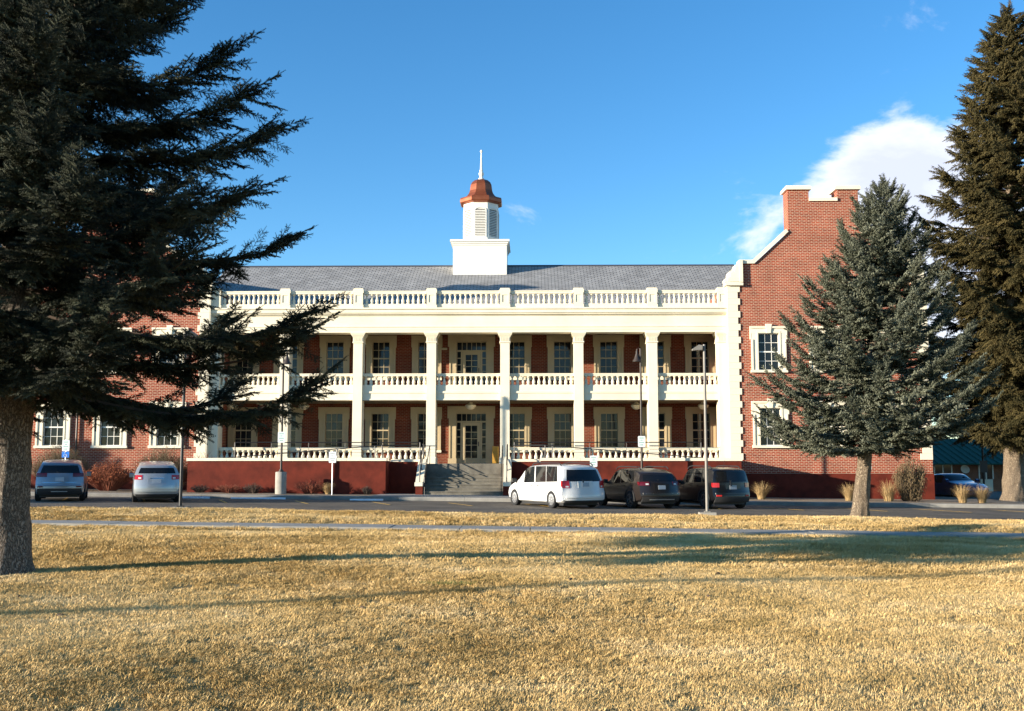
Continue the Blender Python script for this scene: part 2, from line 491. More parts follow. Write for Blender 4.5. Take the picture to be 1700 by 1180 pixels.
# painted stall lines
HEAD = R(21)                                   # cars point this much left of straight ahead
hx, hy = -math.sin(HEAD), math.cos(HEAD)
line_me = MB().box(-0.05, 0.05, 0, 4.9, 0, 0.003).mesh('stall_line', YELLOW)
for k in range(-9, 8):
    x0 = 0.1 + k * 3.35
    o = link('stall_line', line_me, lot, (x0 + 0.9, 43.0, gz(x0 + 0.4) - 0.024))
    o.rotation_euler = (0, 0.0122, HEAD)
for x0, y0, w, d in ((-19.6, 47.3, 2.1, 0.55), (-22.6, 42.0, 3.2, 0.14)):
    o = MB().box(0, w, 0, d, 0, 0.003).build('blue_marking', BLUE_P, lot, loc=(x0, y0, gz(x0 + w / 2) - 0.022))
    o.rotation_euler.y = 0.0122
snow_group = 'snow left along the kerb'
for i, (x0, y0, w, d, lab) in enumerate(((-17.2, 47.55, 3.0, 0.42, 'thin snow strip at the kerb between the two silver cars'),
                                       (-13.6, 47.75, 2.6, 0.25, 'thin snow strip at the kerb below the concrete lamp base'),
                                       (-8.2, 47.6, 1.6, 0.35, 'small snow patch at the kerb left of the entrance steps'))):
    b = MB(); n = 14
    poly = [(w / 2 * math.cos(2 * math.pi * k / n) * rng.uniform(0.75, 1.1), d / 2 * math.sin(2 * math.pi * k / n) * rng.uniform(0.6, 1.2)) for k in range(n)]
    b.prism(poly, -0.04, 0.05, 'z')
    o = b.build('snow_patch', SNOW, loc=(x0 + w / 2, y0, gz(x0 + w / 2) - 0.01))
    tag(o, lab, 'snow', snow_group)

# ------------------------------------------------------------------ the building
BX, BY = -3.28, 54.8
bld = thing('brick_building', 'long red brick building with cream two-storey portico and copper-domed cupola', 'building', (BX, BY, 0))


def P(name, b, m, smooth=False, parent=None, loc=None):
    return b.build(name, m, parent or bld, smooth, loc)


def wall(name, x0, x1, z0, z1, y, th, openings, m):
    """front wall with real openings; reveals included"""
    xs = sorted({x0, x1, *[o[0] for o in openings], *[o[1] for o in openings]})
    zs = sorted({z0, z1, *[o[2] for o in openings], *[o[3] for o in openings]})
    b = MB()
    for i in range(len(xs) - 1):
        for j in range(len(zs) - 1):
            cx, cz = (xs[i] + xs[i + 1]) / 2, (zs[j] + zs[j + 1]) / 2
            if any(o[0] < cx < o[1] and o[2] < cz < o[3] for o in openings): continue
            k = len(b.v)
            b.v += [(xs[i], y, zs[j]), (xs[i + 1], y, zs[j]), (xs[i + 1], y, zs[j + 1]), (xs[i], y, zs[j + 1])]
            b.f.append((k, k + 1, k + 2, k + 3))
    for ox0, ox1, oz0, oz1 in openings + [(x0, x1, z0, z1)]:
        k = len(b.v)
        b.v += [(ox0, y, oz0), (ox1, y, oz0), (ox1, y, oz1), (ox0, y, oz1), (ox0, y + th, oz0), (ox1, y + th, oz0), (ox1, y + th, oz1), (ox0, y + th, oz1)]
        for q in range(4):
            b.f.append((k + q, k + (q + 1) % 4, k + 4 + (q + 1) % 4, k + 4 + q))
    me = bpy.data.meshes.new(name); me.from_pydata(b.v, [], b.f); me.update(); me.materials.append(m)
    return link(name, me, bld)


PW = [s * v for v in (2.5, 5.07, 7.65, 10.25, 12.72) for s in (-1, 1)]
YB = 3.6
GW, GH = 0.90, 1.88                      # porch glass size
ops = [(x - GW / 2 - 0.04, x + GW / 2 + 0.04, 2.56, 4.48) for x in PW] + [(x - GW / 2 - 0.04, x + GW / 2 + 0.04, 6.57, 8.49) for x in PW]
ops += [(-0.84, 0.84, 1.7, 4.54), (-0.84, 0.84, 5.75, 8.54)]
wall('main_wall', -13.62, 13.62, 1.2, 9.6, YB, 0.35, ops, BRICK_SHADED)
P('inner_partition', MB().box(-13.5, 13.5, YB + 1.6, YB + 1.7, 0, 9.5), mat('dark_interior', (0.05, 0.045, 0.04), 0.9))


# windows: templates that share mesh data
def window_set(w, h, cas, head, sill_drop, ears, key, sill_out):
    t = {}
    b = MB(); hw = w / 2 + 0.03
    y0 = -0.07
    b.box(-hw - cas, -hw, y0, 0.02, -sill_drop, h)
    b.box(hw, hw + cas, y0, 0.02, -sill_drop, h)
    b.box(-hw - cas - ears, hw + cas + ears, y0 - 0.01, 0.02, h, h + head)
    if ears:
        for s in (-1, 1):
            b.box(*sorted((s * (hw + cas), s * (hw + cas + ears))), y0 - 0.01, 0.02, h - 0.32, h)
    # stepped inner and outer bands
    for s in (-1, 1):
        b.box(*sorted((s * hw, s * (hw + 0.09))), y0 - 0.025, y0, -sill_drop, h + 0.02)
        b.box(*sorted((s * (hw + cas - 0.09), s * (hw + cas))), y0 - 0.045, y0, -sill_drop, h - 0.32 if ears else h)
    b.box(-hw - 0.09, hw + 0.09, y0 - 0.027, y0 - 0.01, h + 0.02, h + 0.11)
    b.box(-hw - cas - ears, hw + cas + ears, y0 - 0.07, y0 - 0.01, h + head - 0.09, h + head)
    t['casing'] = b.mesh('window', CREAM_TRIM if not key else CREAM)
    b = MB()
    b.box(-hw - cas - sill_out, hw + cas + sill_out, -0.16, 0.1, -sill_drop - 0.13, -sill_drop)
    if sill_drop > 0.05: b.box(-hw, hw, -0.05, 0.1, -sill_drop, -0.04)
    t['sill'] = b.mesh('sill', CREAM)
    if key:
        b = MB(); b.prism([(-0.10, h - 0.0), (0.10, h - 0.0), (0.17, h + head + 0.13), (-0.17, h + head + 0.13)], y0 - 0.09, y0 - 0.012, 'y')
        t['key'] = b.mesh('keystone', CREAM)
    b = MB()                                           # sash frame with muntins
    fy0, fy1 = 0.07, 0.12
    b.box(-hw, -w / 2, fy0 - 0.02, fy1, -0.04, h); b.box(w / 2, hw, fy0 - 0.02, fy1, -0.04, h)
    b.box(-w / 2, w / 2, fy0 - 0.02, fy1, -0.04, 0.03); b.box(-w / 2, w / 2, fy0 - 0.02, fy1, h - 0.035, h)
    b.box(-w / 2, w / 2, fy0 - 0.035, fy1, h / 2 - 0.035, h / 2 + 0.035)
    for k in (1, 2):
        x = -w / 2 + w * k / 3
        b.box(x - 0.013, x + 0.013, fy0, fy1 - 0.01, 0.03, h / 2 - 0.035); b.box(x - 0.013, x + 0.013, fy0, fy1 - 0.01, h / 2 + 0.035, h - 0.035)
    for z in (h * 0.25, h * 0.75):
        for k in range(3):
            xa = -w / 2 + w * k / 3 + 0.013; xb = -w / 2 + w * (k + 1) / 3 - 0.013
            b.box(xa, xb, fy0 + 0.002, fy1 - 0.012, z - 0.013, z + 0.013)
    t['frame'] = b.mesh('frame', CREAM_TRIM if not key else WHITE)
    pw, ph = w / 3, h / 4
    b = MB(); b.box(-pw / 2 + 0.004, pw / 2 - 0.004, 0.098, 0.104, -ph / 2 + 0.004, ph / 2 - 0.004)
    t['pane'] = b.mesh('pane', GLASS)
    t['pane_low'] = t['pane'].copy(); t['pane_low'].materials[0] = GLASS_BLIND
    b = MB()
    for j in range(4):
        for i in range(3):
            x = -w / 2 + pw * (i + .5); z = ph * (j + .5)
            b.box(x - pw / 2 + 0.004, x + pw / 2 - 0.004, 0.098, 0.104, z - ph / 2 + 0.004, z + ph / 2 - 0.004)
    t['panes'] = b.mesh('panes', GLASS)
    t['size'] = (w, h, pw, ph)
    return t


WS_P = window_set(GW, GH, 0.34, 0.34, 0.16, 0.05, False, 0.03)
WS_W = window_set(1.02, 1.93, 0.36, 0.36, 0.0, 0.07, True, 0.05)


def place_window(ws, x, y, z, single=True, blind=False):
    w = link('window', ws['casing'], bld, (x, y, z))
    link('frame', ws['frame'], w); link('sill', ws['sill'], w)
    if 'key' in ws: link('keystone', ws['key'], w)
    W, H, pw, ph = ws['size']
    if single:
        for j in range(4):
            for i in range(3):
                o = link('pane', ws['pane_low'] if (j < 2 and blind) else ws['pane'], w, (-W / 2 + pw * (i + .5), 0, ph * (j + .5)))
                o.rotation_euler = (rng.uniform(-0.006, 0.006), 0, rng.uniform(-0.008, 0.008))
    else:
        o = link('pane_grid', ws['panes'], w)
    return w


for x in PW:
    hidden = abs(x) > 10 or abs(x) < 3
    place_window(WS_P, x, YB, 2.60, not hidden, x > -6)
    place_window(WS_P, x, YB, 6.61, not hidden, False)


# doors (centre bay, both floors)
def door_unit(z, zt, trans):
    b = MB()
    b.box(-1.24, -0.84, YB - 0.08, YB + 0.02, z, zt); b.box(0.84, 1.24, YB - 0.08, YB + 0.02, z, zt)
    b.box(-1.32, 1.32, YB - 0.09, YB + 0.02, zt, zt + 0.37); b.box(-1.32, 1.32, YB - 0.15, YB - 0.09, zt + 0.27, zt + 0.37)
    for s in (-1, 1):
        b.box(*sorted((s * 1.24, s * 1.32)), YB - 0.09, YB + 0.02, zt - 0.3, zt)
        b.box(*sorted((s * 0.84, s * 0.93)), YB - 0.105, YB - 0.08, z, zt)
        b.box(*sorted((s * 1.15, s * 1.24)), YB - 0.12, YB - 0.08, z + 0.3, zt - 0.3)
        b.box(*sorted((s * 0.80, s * 1.28)), YB - 0.13, YB - 0.105, z, z + 0.28)
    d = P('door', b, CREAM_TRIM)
    f = MB(); y0, y1 = YB + 0.05, YB + 0.12
    f.box(-0.84, -0.80, y0, y1, z, zt); f.box(0.80, 0.84, y0, y1, z, zt); f.box(-0.80, 0.80, y0, y1, zt - 0.05, zt)
    f.box(-0.80, 0.80, y0 - 0.01, y1, trans - 0.09, trans)
    for s in (-1, 1):
        f.box(*sorted((s * 0.50, s * 0.60)), y0, y1, z, trans - 0.09)
        f.box(*sorted((s * 0.60, s * 0.80)), y0 + 0.01, y1, z, z + 0.28)
        for k in range(1, 5):
            zz = z + 0.28 + (trans - 0.09 - z - 0.28) * k / 5
            f.box(*sorted((s * 0.60, s * 0.80)), y0 + 0.01, y1 - 0.01, zz - 0.025, zz + 0.025)
    for k in range(1, 6):
        x = -0.8 + 1.6 * k / 6
        f.box(x - 0.013, x + 0.013, y0 + 0.005, y1 - 0.01, trans, zt - 0.05)
    P('frame', f, CREAM_TRIM, parent=d)
    lf = MB(); y0, y1 = YB + 0.065, YB + 0.115; top = trans - 0.10
    lf.box(-0.49, -0.33, y0, y1, z + 0.01, top); lf.box(0.33, 0.49, y0, y1, z + 0.01, top)
    lf.box(-0.33, 0.33, y0, y1, z + 0.01, z + 0.30); lf.box(-0.33, 0.33, y0, y1, top - 0.16, top)
    gz0, gz1 = z + 0.30, top - 0.16
    lf.box(-0.018, 0.018, y0 + 0.01, y1 - 0.01, gz0, gz1)
    for k in range(1, 5):
        zz = gz0 + (gz1 - gz0) * k / 5
        for xa, xb in ((-0.33, -0.018), (0.018, 0.33)): lf.box(xa, xb, y0 + 0.012, y1 - 0.012, zz - 0.016, zz + 0.016)
    P('door_leaf', lf, CREAM_TRIM, parent=d)
    for i in range(2):
        for k in range(5):
            pz = gz0 + (gz1 - gz0) * (k + .5) / 5
            P('pane', MB().box(-0.15, 0.15, YB + 0.09, YB + 0.095, -(gz1 - gz0) / 10 + .01, (gz1 - gz0) / 10 - .01), GLASS, parent=d, loc=(-0.168 + 0.336 * i, 0, pz))
    for s in (-1, 1):
        for k in range(5):
            za = z + 0.28 + (trans - 0.37 - z) * k / 5; zb = z + 0.28 + (trans - 0.37 - z) * (k + 1) / 5
            P('sidelight_pane', MB().box(*sorted((s * 0.60, s * 0.80)), YB + 0.092, YB + 0.098, za, zb), GLASS, parent=d)
    for k in range(6):
        xa = -0.8 + 1.6 * k / 6; xb = xa + 1.6 / 6
        P('transom_pane', MB().box(xa, xb, YB + 0.092, YB + 0.098, trans, zt - 0.05), GLASS, parent=d)
    P('handle', MB().box(0.385, 0.43, YB + 0.02, YB + 0.065, z + 0.95, z + 1.2), BLACK, parent=d)
    return d


door_unit(1.705, 4.50, 4.06)
door_unit(5.815, 8.50, 8.02)

# porch floor, balcony slab, ceilings
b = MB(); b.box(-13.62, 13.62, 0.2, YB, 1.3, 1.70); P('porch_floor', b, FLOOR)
b = MB(); b.box(-3.55, 3.55, -1.75, 0.2, 1.3, 1.70); P('landing', b, CONC)
b = MB()
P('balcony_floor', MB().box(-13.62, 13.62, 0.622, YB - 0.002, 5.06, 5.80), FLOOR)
b.box(-13.62, 13.62, 0.50, 0.62, 5.03, 5.40); b.box(-13.62, 13.62, 0.46, 0.62, 5.40, 5.50); b.box(-13.62, 13.62, 0.53, 0.62, 5.50, 5.805)
b.box(-13.62, 13.62, 0.47, 0.50, 5.03, 5.10)
P('balcony', b, CREAM)
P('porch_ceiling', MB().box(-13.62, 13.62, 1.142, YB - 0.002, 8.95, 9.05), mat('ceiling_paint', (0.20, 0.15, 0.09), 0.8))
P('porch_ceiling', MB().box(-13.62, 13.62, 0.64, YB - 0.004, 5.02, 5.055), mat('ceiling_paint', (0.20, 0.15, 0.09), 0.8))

# columns
CX = [s * v for v in (1.943, 5.83, 9.715, 13.40) for s in (-1, 1)]
b = MB()
w = 0.245
D = 0.82
b.box(-w - 0.05, w + 0.05, -0.05, D + 0.05, 0, 0.30); b.box(-w - 0.03, w + 0.03, -0.03, D + 0.03, 0.30, 0.36)
b.box(-w, w, 0, D, 0.36, 6.36)
b.box(-w - 0.05, w + 0.05, -0.05, D + 0.05, 6.36, 6.41)
b.box(-w - 0.02, w + 0.02, -0.02, D + 0.02, 6.41, 6.66)
for k in range(6):
    x = -w + 0.045 + k * (2 * w - 0.09) / 5
    b.box(x - 0.022, x + 0.022, -0.036, -0.02, 6.44, 6.63)
for i, (e, z0, z1) in enumerate(((0.045, 6.66, 6.71), (0.075, 6.71, 6.76), (0.11, 6.76, 6.82), (0.14, 6.82, 6.90))):
    b.box(-w - e, w + e, -e, D + e, z0, z1)
col_me = b.mesh('column', CREAM)
for x in sorted(CX): link('column', col_me, bld, (x, 0.30, 1.70))

# entablature
b = MB()
b.box(-13.64, 13.64, 0.27, 1.14, 8.60, 8.74); b.box(-13.64, 13.64, 0.255, 1.14, 8.74, 8.88); b.box(-13.64, 13.64, 0.22, 1.14, 8.88, 8.94)
b.box(-13.64, 13.64, 0.29, 1.14, 8.94, 9.50)
P('architrave', b, CREAM)
b = MB()
for z0, z1, y in ((9.50, 9.56, 0.24), (9.56, 9.63, 0.14), (9.63, 9.76, 0.08), (9.76, 9.82, 0.10), (9.82, 9.90, 0.03)):
    b.box(-13.64, 13.64, y, YB, z0, z1)
P('cornice', b, CREAM)


# balustrades
def baluster(h, r):
    p = [(r * 1.25, 0), (r * 1.25, h * .08), (r * .8, h * .10), (r * 1.15, h * .25), (r * 1.2, h * .36), (r * .62, h * .62), (r * .5, h * .78), (r * .8, h * .84), (r * 1.2, h * .90), (r * 1.2, h)]
    return MB().lathe(p, 8, rot=R(22.5)).mesh('baluster', CREAM, True)


def balustrade(z0, zb, zt, z1, y, n, h_r, gap, skip=()):
    bal = baluster(zt - zb, h_r)
    xs = sorted(CX)
    for i in range(7):
        if i in skip: continue
        xa, xb = xs[i] + gap, xs[i + 1] - gap
        m = MB(); m.box(xa, xb, y - 0.11, y + 0.11, z0, zb); m.box(xa, xb, y - 0.12, y + 0.12, zt, z1)
        m.box(xa, xb, y - 0.14, y + 0.14, z1 - 0.05, z1 - 0.01)
        rail = P('balustrade', m, CREAM)
        for k in range(n):
            link('baluster', bal, rail, (xa + (xb - xa) * (k + 0.5) / n, y, zb))


balustrade(9.90, 10.12, 10.66, 10.83, 0.36, 12, 0.075, 0.285)
balustrade(5.80, 5.84, 6.31, 6.45, 0.66, 12, 0.078, 0.245)
balustrade(1.70, 1.86, 2.41, 2.55, 0.62, 11, 0.085, 0.245, (3,))
b = MB()
b.box(-0.285, 0.285, 0, 0.5, 0, 0.16); b.box(-0.25, 0.25, 0.03, 0.47, 0.16, 0.80); b.box(-0.285, 0.285, 0, 0.5, 0.80, 0.98); b.box(-0.25, 0.25, 0.03, 0.47, 0.98, 1.05)
for x0, x1, z0, z1 in ((-0.25, -0.14, 0.16, 0.80), (0.14, 0.25, 0.16, 0.80), (-0.14, 0.14, 0.16, 0.28), (-0.14, 0.14, 0.68, 0.80)):
    b.box(x0, x1, 0.0, 0.03, z0, z1)
post_me = b.mesh('balustrade_post', CREAM)
for x in sorted(CX): link('balustrade_post', post_me, bld, (x, 0.12, 9.902))

# roof
b = MB()
ey, ez, ry, rz = YB - 0.1, 9.52, 13.2, 14.61
b.prism([(ey, ez), (ry, rz), (2 * ry - ey, ez)], -16.6, 16.6, 'x')
P('roof', b, SHINGLE)
P('ridge_cap', MB().prism([(ry - 0.16, rz - 0.06), (ry, rz + 0.05), (ry + 0.16, rz - 0.06)], -16.6, 16.6, 'x'), mat('ridge_slate', (0.06, 0.065, 0.08), 0.7))

# wings
SC_OUT = [(0.0, 0.0), (-0.12, 0.04), (-0.15, 0.16), (-0.08, 0.26), (0.06, 0.30), (0.04, 0.42), (0.08, 0.56), (0.2, 0.64), (0.36, 0.66), (0.36, 0.78), (0.42, 0.92), (0.56, 1.0), (0.78, 1.02), (0.78, 0.0)]
for s in (-1, 1):
    xi, xo = 13.66, 24.0
    cxw = 18.8
    wx = [15.72, 18.72, 21.72]
    op = []
    for x in wx:
        op += [(s * x - 0.56, s * x + 0.56, 2.62, 4.60), (s * x - 0.56, s * x + 0.56, 6.53, 8.50)]
    a, c = sorted((s * xi, s * xo))
    wall('wing_wall', a, c, -0.8, 11.08, 0.0, 0.4, op, BRICK)
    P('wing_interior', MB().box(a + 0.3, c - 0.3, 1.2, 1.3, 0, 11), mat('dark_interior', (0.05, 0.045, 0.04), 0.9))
    b = MB()                                            # side walls and body behind
    b.box(*sorted((s * xi, s * (xi + 0.35))), 0.402, 22, -0.8, 11.08); b.box(*sorted((s * (xo - 0.35), s * xo)), 0.402, 22, -0.8, 11.08)
    b.box(a, c, 21.6, 22, -0.8, 11.08)
    P('side_wall', b, BRICK)
    g = [(13.95, 11.08), (13.95, 11.14), (14.42, 11.14), (14.42, 12.18), (15.08, 12.18), (16.93, 13.88), (16.93, 16.14), (18.04, 16.14), (18.04, 15.52), (19.53, 15.52), (19.53, 16.14),
         (20.64, 16.14), (20.64, 13.88), (22.49, 12.18), (23.2, 12.18), (23.2, 11.14), (23.68, 11.14), (23.68, 11.08)]
    P('gable', MB().prism([(s * u, v) for u, v in g], 0.0, 0.55, 'y'), BRICK)
    b = MB()                                            # pier sides run back as chimney-like stubs
    for u0, u1 in ((16.93, 18.04), (19.53, 20.64)):
        b.box(*sorted((s * u0, s * u1)), 0.552, 1.0, 12.5, 16.14)
    P('pier', b, BRICK)
    for (u0, v0), (u1, v1) in (((14.30, 12.18), (15.10, 12.18)), ((15.06, 12.18), (16.90, 13.88)), ((20.67, 13.88), (22.51, 12.18)), ((22.47, 12.18), (23.3, 12.18))):
        d = Vector((u1 - u0, v1 - v0)).normalized(); nn = Vector((-d.y, d.x))
        q = [Vector((u0, v0)), Vector((u1, v1)), Vector((u1, v1)) + nn * 0.20, Vector((u0, v0)) + nn * 0.20]
        P('coping', MB().prism([(s * p.x, p.y) for p in q], -0.10 + 0.002 * u0 % 0.01, 0.62, 'y'), CREAM)
    for u0, u1, v in ((16.93, 18.04, 16.14), (19.53, 20.64, 16.14)):
        b = MB(); b.box(*sorted((s * (u0 - 0.12), s * (u1 + 0.12))), -0.12, 1.1, v, v + 0.16); b.box(*sorted((s * (u0 - 0.08), s * (u1 + 0.08))), -0.08, 1.06, v + 0.16, v + 0.22)
        P('pier_cap', b, CREAM)
    P('coping', MB().box(*sorted((s * 18.045, s * 19.525)), -0.09, 0.62, 15.52, 15.70), CREAM)
    for base, flip in ((13.64, 1), (24.02, -1)):         # scroll brackets at the gable feet
        q = [(s * (base + flip * u), 11.14 + v * 1.04) for u, v in SC_OUT]
        P('scroll_bracket', MB().prism(q, -0.14, 0.55, 'y'), CREAM)
        q = [(s * (base + flip * (0.1 + u * 0.8)), 11.2 + v * 0.82) for u, v in SC_OUT]
        P('scroll_face', MB().prism(q, -0.18, -0.138, 'y'), CREAM)
        b = MB(); b.box(*sorted((s * (base + flip * 0.62), s * (base + flip * 0.80))), -0.2, 0.5, 11.18, 12.36)
        P('scroll_upright', b, CREAM)
        P('bracket_shelf', MB().box(*sorted((s * (base - flip * 0.12), s * (base + flip * 0.80))), -0.22, 0.56, 11.0, 11.139), CREAM)
    # quoined corner strips
    for base, flip in ((xi, 1), (xo, -1)):
        nq = 27; z0, z1 = 1.90, 11.0
        hgt = (z1 - z0) / nq
        for k in range(nq):
            wd = 0.50 if k % 2 else 0.62
            key = ('q', k % 2)
            if key not in MATS:
                MATS[key] = MB().box(0, wd, -0.06, 0.1, 0.003, hgt - 0.003).mesh('quoin', CREAM)
            o = link('quoin', MATS[key], bld, (s * base, -0.002, z0 + k * hgt))
            o.scale.x = s * flip
    P('corner_return', MB().box(*sorted((s * 13.612, s * 13.658)), -0.055, 0.6, 1.9, 11.0), CREAM)
    P('wing_plinth', MB().box(a - 0.03, c + 0.03, -0.05, 0.3, -0.8, 1.2), REDP)
    for x in wx:
        vis = (s > 0 and x < 16) or s < 0
        place_window(WS_W, s * x, 0.0, 2.64, vis and x < 22)
        place_window(WS_W, s * x, 0.0, 6.55, s > 0 and x < 16)
    P('wing_roof', MB().prism([(s * 13.7, 11.1), (s * 18.8, 13.6), (s * 23.95, 11.1)], 0.56, 22, 'y'), SHINGLE)
for x in (-20.45,):
    b = MB(); b.tube([(x, -0.1, 1.3), (x, -0.1, 10.6), (x, 0.05, 10.9)], 0.055, 8)
    P('downspout', b, BROWN_METAL, True)

# cupola
cup = bpy.data.objects.new('cupola', None); col.objects.link(cup); cup.parent = bld; cup.location = (0.06, 13.2, 0)


def CP(name, b, m, smooth=False): return b.build(name, m, cup, smooth)


b = MB(); b.box(-1.72, 1.72, -1.72, 1.72, 12.9, 15.62); CP('cupola_base', b, WHITE)
b = MB(); b.box(-1.80, 1.80, -1.80, 1.80, 13.0, 13.72 + 0.1) if False else None
b.box(-1.76, 1.76, -1.76, 1.76, 15.62, 15.72); b.box(-1.82, 1.82, -1.82, 1.82, 15.72, 15.84); b.box(-1.90, 1.90, -1.90, 1.90, 15.84, 15.98)
CP('cupola_cornice', b, WHITE)
ro = 1.12 / math.cos(R(22.5))
CP('drum', MB().lathe([(ro, 15.98), (ro, 18.62)], 8, rot=R(22.5)), WHITE)
slat_me = MB().prism([(-0.06, 0.0), (-0.05, 0.0), (-0.006, 0.062), (-0.014, 0.066)], -0.33, 0.33, 'x').mesh('louvre_slat', WHITE)
for k in range(8):
    a = R(45 * k)
    e = bpy.data.objects.new('louvre', None)
    f = MB()
    f.box(-0.40, -0.33, -0.035, 0.0, 0, 1.72); f.box(0.33, 0.40, -0.035, 0.0, 0, 1.72); f.box(-0.40, 0.40, -0.035, 0.0, -0.08, 0)
    arc = [(0.40 * math.cos(R(t)), 1.72 + 0.22 * math.sin(R(t))) for t in range(0, 181, 15)] + [(0.33 * math.cos(R(t)), 1.72 + 0.16 * math.sin(R(t))) for t in range(180, -1, -15)]
    f.prism(arc, -0.035, 0.0, 'y')
    bk = MB().box(-0.335, 0.335, -0.004, 0.0, 0, 1.80).build('louvre_shade_back', mat('louvre_shade', (0.16, 0.155, 0.14), 0.8), cup); bk.location = (1.122 * math.sin(a), -1.122 * math.cos(a), 16.36); bk.rotation_euler.z = a  # dark sheet standing in for the shade behind the slats
    o = f.build('louvre', WHITE, cup); o.location = (1.122 * math.sin(a), -1.122 * math.cos(a), 16.36); o.rotation_euler.z = a
    for j in range(16):
        s_ = link('slat', slat_me, cup)
        s_.location = (1.123 * math.sin(a), -1.123 * math.cos(a), 16.38 + j * 0.108); s_.rotation_euler.z = a
r2 = 1.36 / math.cos(R(22.5))
CP('copper_skirt', MB().lathe([(ro * 1.02, 18.60), (r2 * 0.97, 18.66), (r2, 18.72), (r2, 18.90), (r2 * 0.985, 18.98), (r2 * 0.97, 19.02)], 8, rot=R(22.5)), COPPER)
prof = [(r2 * 0.97, 19.0), (1.18, 19.07), (0.99, 19.2), (0.86, 19.38), (0.79, 19.58), (0.765, 19.8), (0.735, 19.98), (0.64, 20.16), (0.46, 20.31), (0.16, 20.40)]
CP('copper_dome', MB().lathe(prof, 8, rot=R(22.5)), COPPER)
b = MB(); b.lathe([(0.20, 20.38), (0.20, 20.46), (0.11, 20.52), (0.10, 20.60), (0.16, 20.70), (0.17, 20.82), (0.10, 20.95), (0.12, 21.02), (0.085, 21.06), (0.035, 22.22), (0.075, 22.27), (0.085, 22.33), (0.05, 22.40), (0.0, 22.42)], 10)
CP('spire', b, WHITE, True)

# porch lamps
lamp_me = MB().lathe([(0.05, 0.0), (0.10, -0.02), (0.12, -0.1), (0.22, -0.12), (0.30, -0.18), (0.29, -0.24), (0.2, -0.36), (0.08, -0.42), (0.0, -0.43)], 14).mesh('ceiling_lamp', LAMPW, True)
for x in (-9.0, 0.05, 9.0, 12.6, -12.9): link('ceiling_lamp', lamp_me, bld, (x, 2.0, 5.02))
lm = MB().box(-0.16, 0.16, -0.14, 0, 0, 0.11).mesh('wall_light', CREAM_TRIM)
link('wall_light', lm, bld, (-1.52, YB, 8.02))

# ramp walls, landing walls, stairs
YR = -3.3
for s in (-1, 1):
    a, c = sorted((s * 3.79, s * 13.52))
    b = MB(); b.box(a, c, YR, YR + 0.28, -0.6, 1.84)
    P('ramp_wall', b, REDP)
    b = MB(); b.box(*sorted((s * 13.24, s * 13.52)), YR + 0.282, -0.05, -0.6, 1.84); P('ramp_end_wall', b, REDP)
    b = MB(); b.box(*sorted((s * 3.79, s * 4.05)), YR + 0.282, -1.5, -0.6, 1.84); P('ramp_return_wall', b, REDP)
    b = MB(); b.box(*sorted((s * 2.32, s * 3.785)), -1.80, -1.5, -0.6, 1.80); P('landing_wall', b, REDP)
    n = 5
    for k in range(n):                                    # cap stones
        x0 = a - 0.05 + (c - a + 0.1) * k / n; x1 = a - 0.05 + (c - a + 0.1) * (k + 1) / n
        P('cap_stone', MB().box(x0 + 0.004, x1 - 0.004, YR - 0.06, YR + 0.34, 1.84, 1.98), CREAM)
    P('cap_stone', MB().box(*sorted((s * 13.2, s * 13.57)), YR + 0.344, -0.06, 1.84, 1.98), CREAM)
    P('cap_stone', MB().box(*sorted((s * 2.30, s * 3.73)), -1.86, -1.46, 1.80, 1.93), CREAM)
    b = MB(); b.prism([(s * 4.06, 1.62), (s * 13.2, 0.35), (s * 13.2, 0.2), (s * 4.06, 1.4)], YR + 0.29, 0.19, 'y'); P('ramp', b, CONC)
    # cheek walls beside the steps
    b = MB(); b.prism([(-3.55, -0.6), (-3.55, 0.62), (-3.2, 0.62), (-1.82, 1.72), (-1.82, -0.6)], *sorted((s * 1.955, s * 2.30)), 'x'); P('cheek_wall', b, REDP)
    b = MB(); b.prism([(-3.62, 0.62), (-3.62, 0.80), (-3.22, 0.82), (-1.86, 1.93), (-1.48, 1.93), (-1.48, 1.82), (-1.84, 1.73), (-3.2, 0.62)], *sorted((s * 1.952, s * 2.335)), 'x'); P('cheek_cap', b, CREAM)
rise = (1.70 - 0.19) / 9
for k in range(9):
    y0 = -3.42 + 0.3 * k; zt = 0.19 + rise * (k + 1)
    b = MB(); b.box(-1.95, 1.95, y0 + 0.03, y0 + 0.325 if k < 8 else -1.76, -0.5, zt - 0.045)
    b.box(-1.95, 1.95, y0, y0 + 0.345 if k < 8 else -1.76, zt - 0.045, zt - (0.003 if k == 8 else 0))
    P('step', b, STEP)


# railings
def rail(name, segs, r=0.025):
    b = MB()
    for p, q, rr in segs: b.tube([p, q], rr or r, 6)
    return P(name, b, BLACK, True)


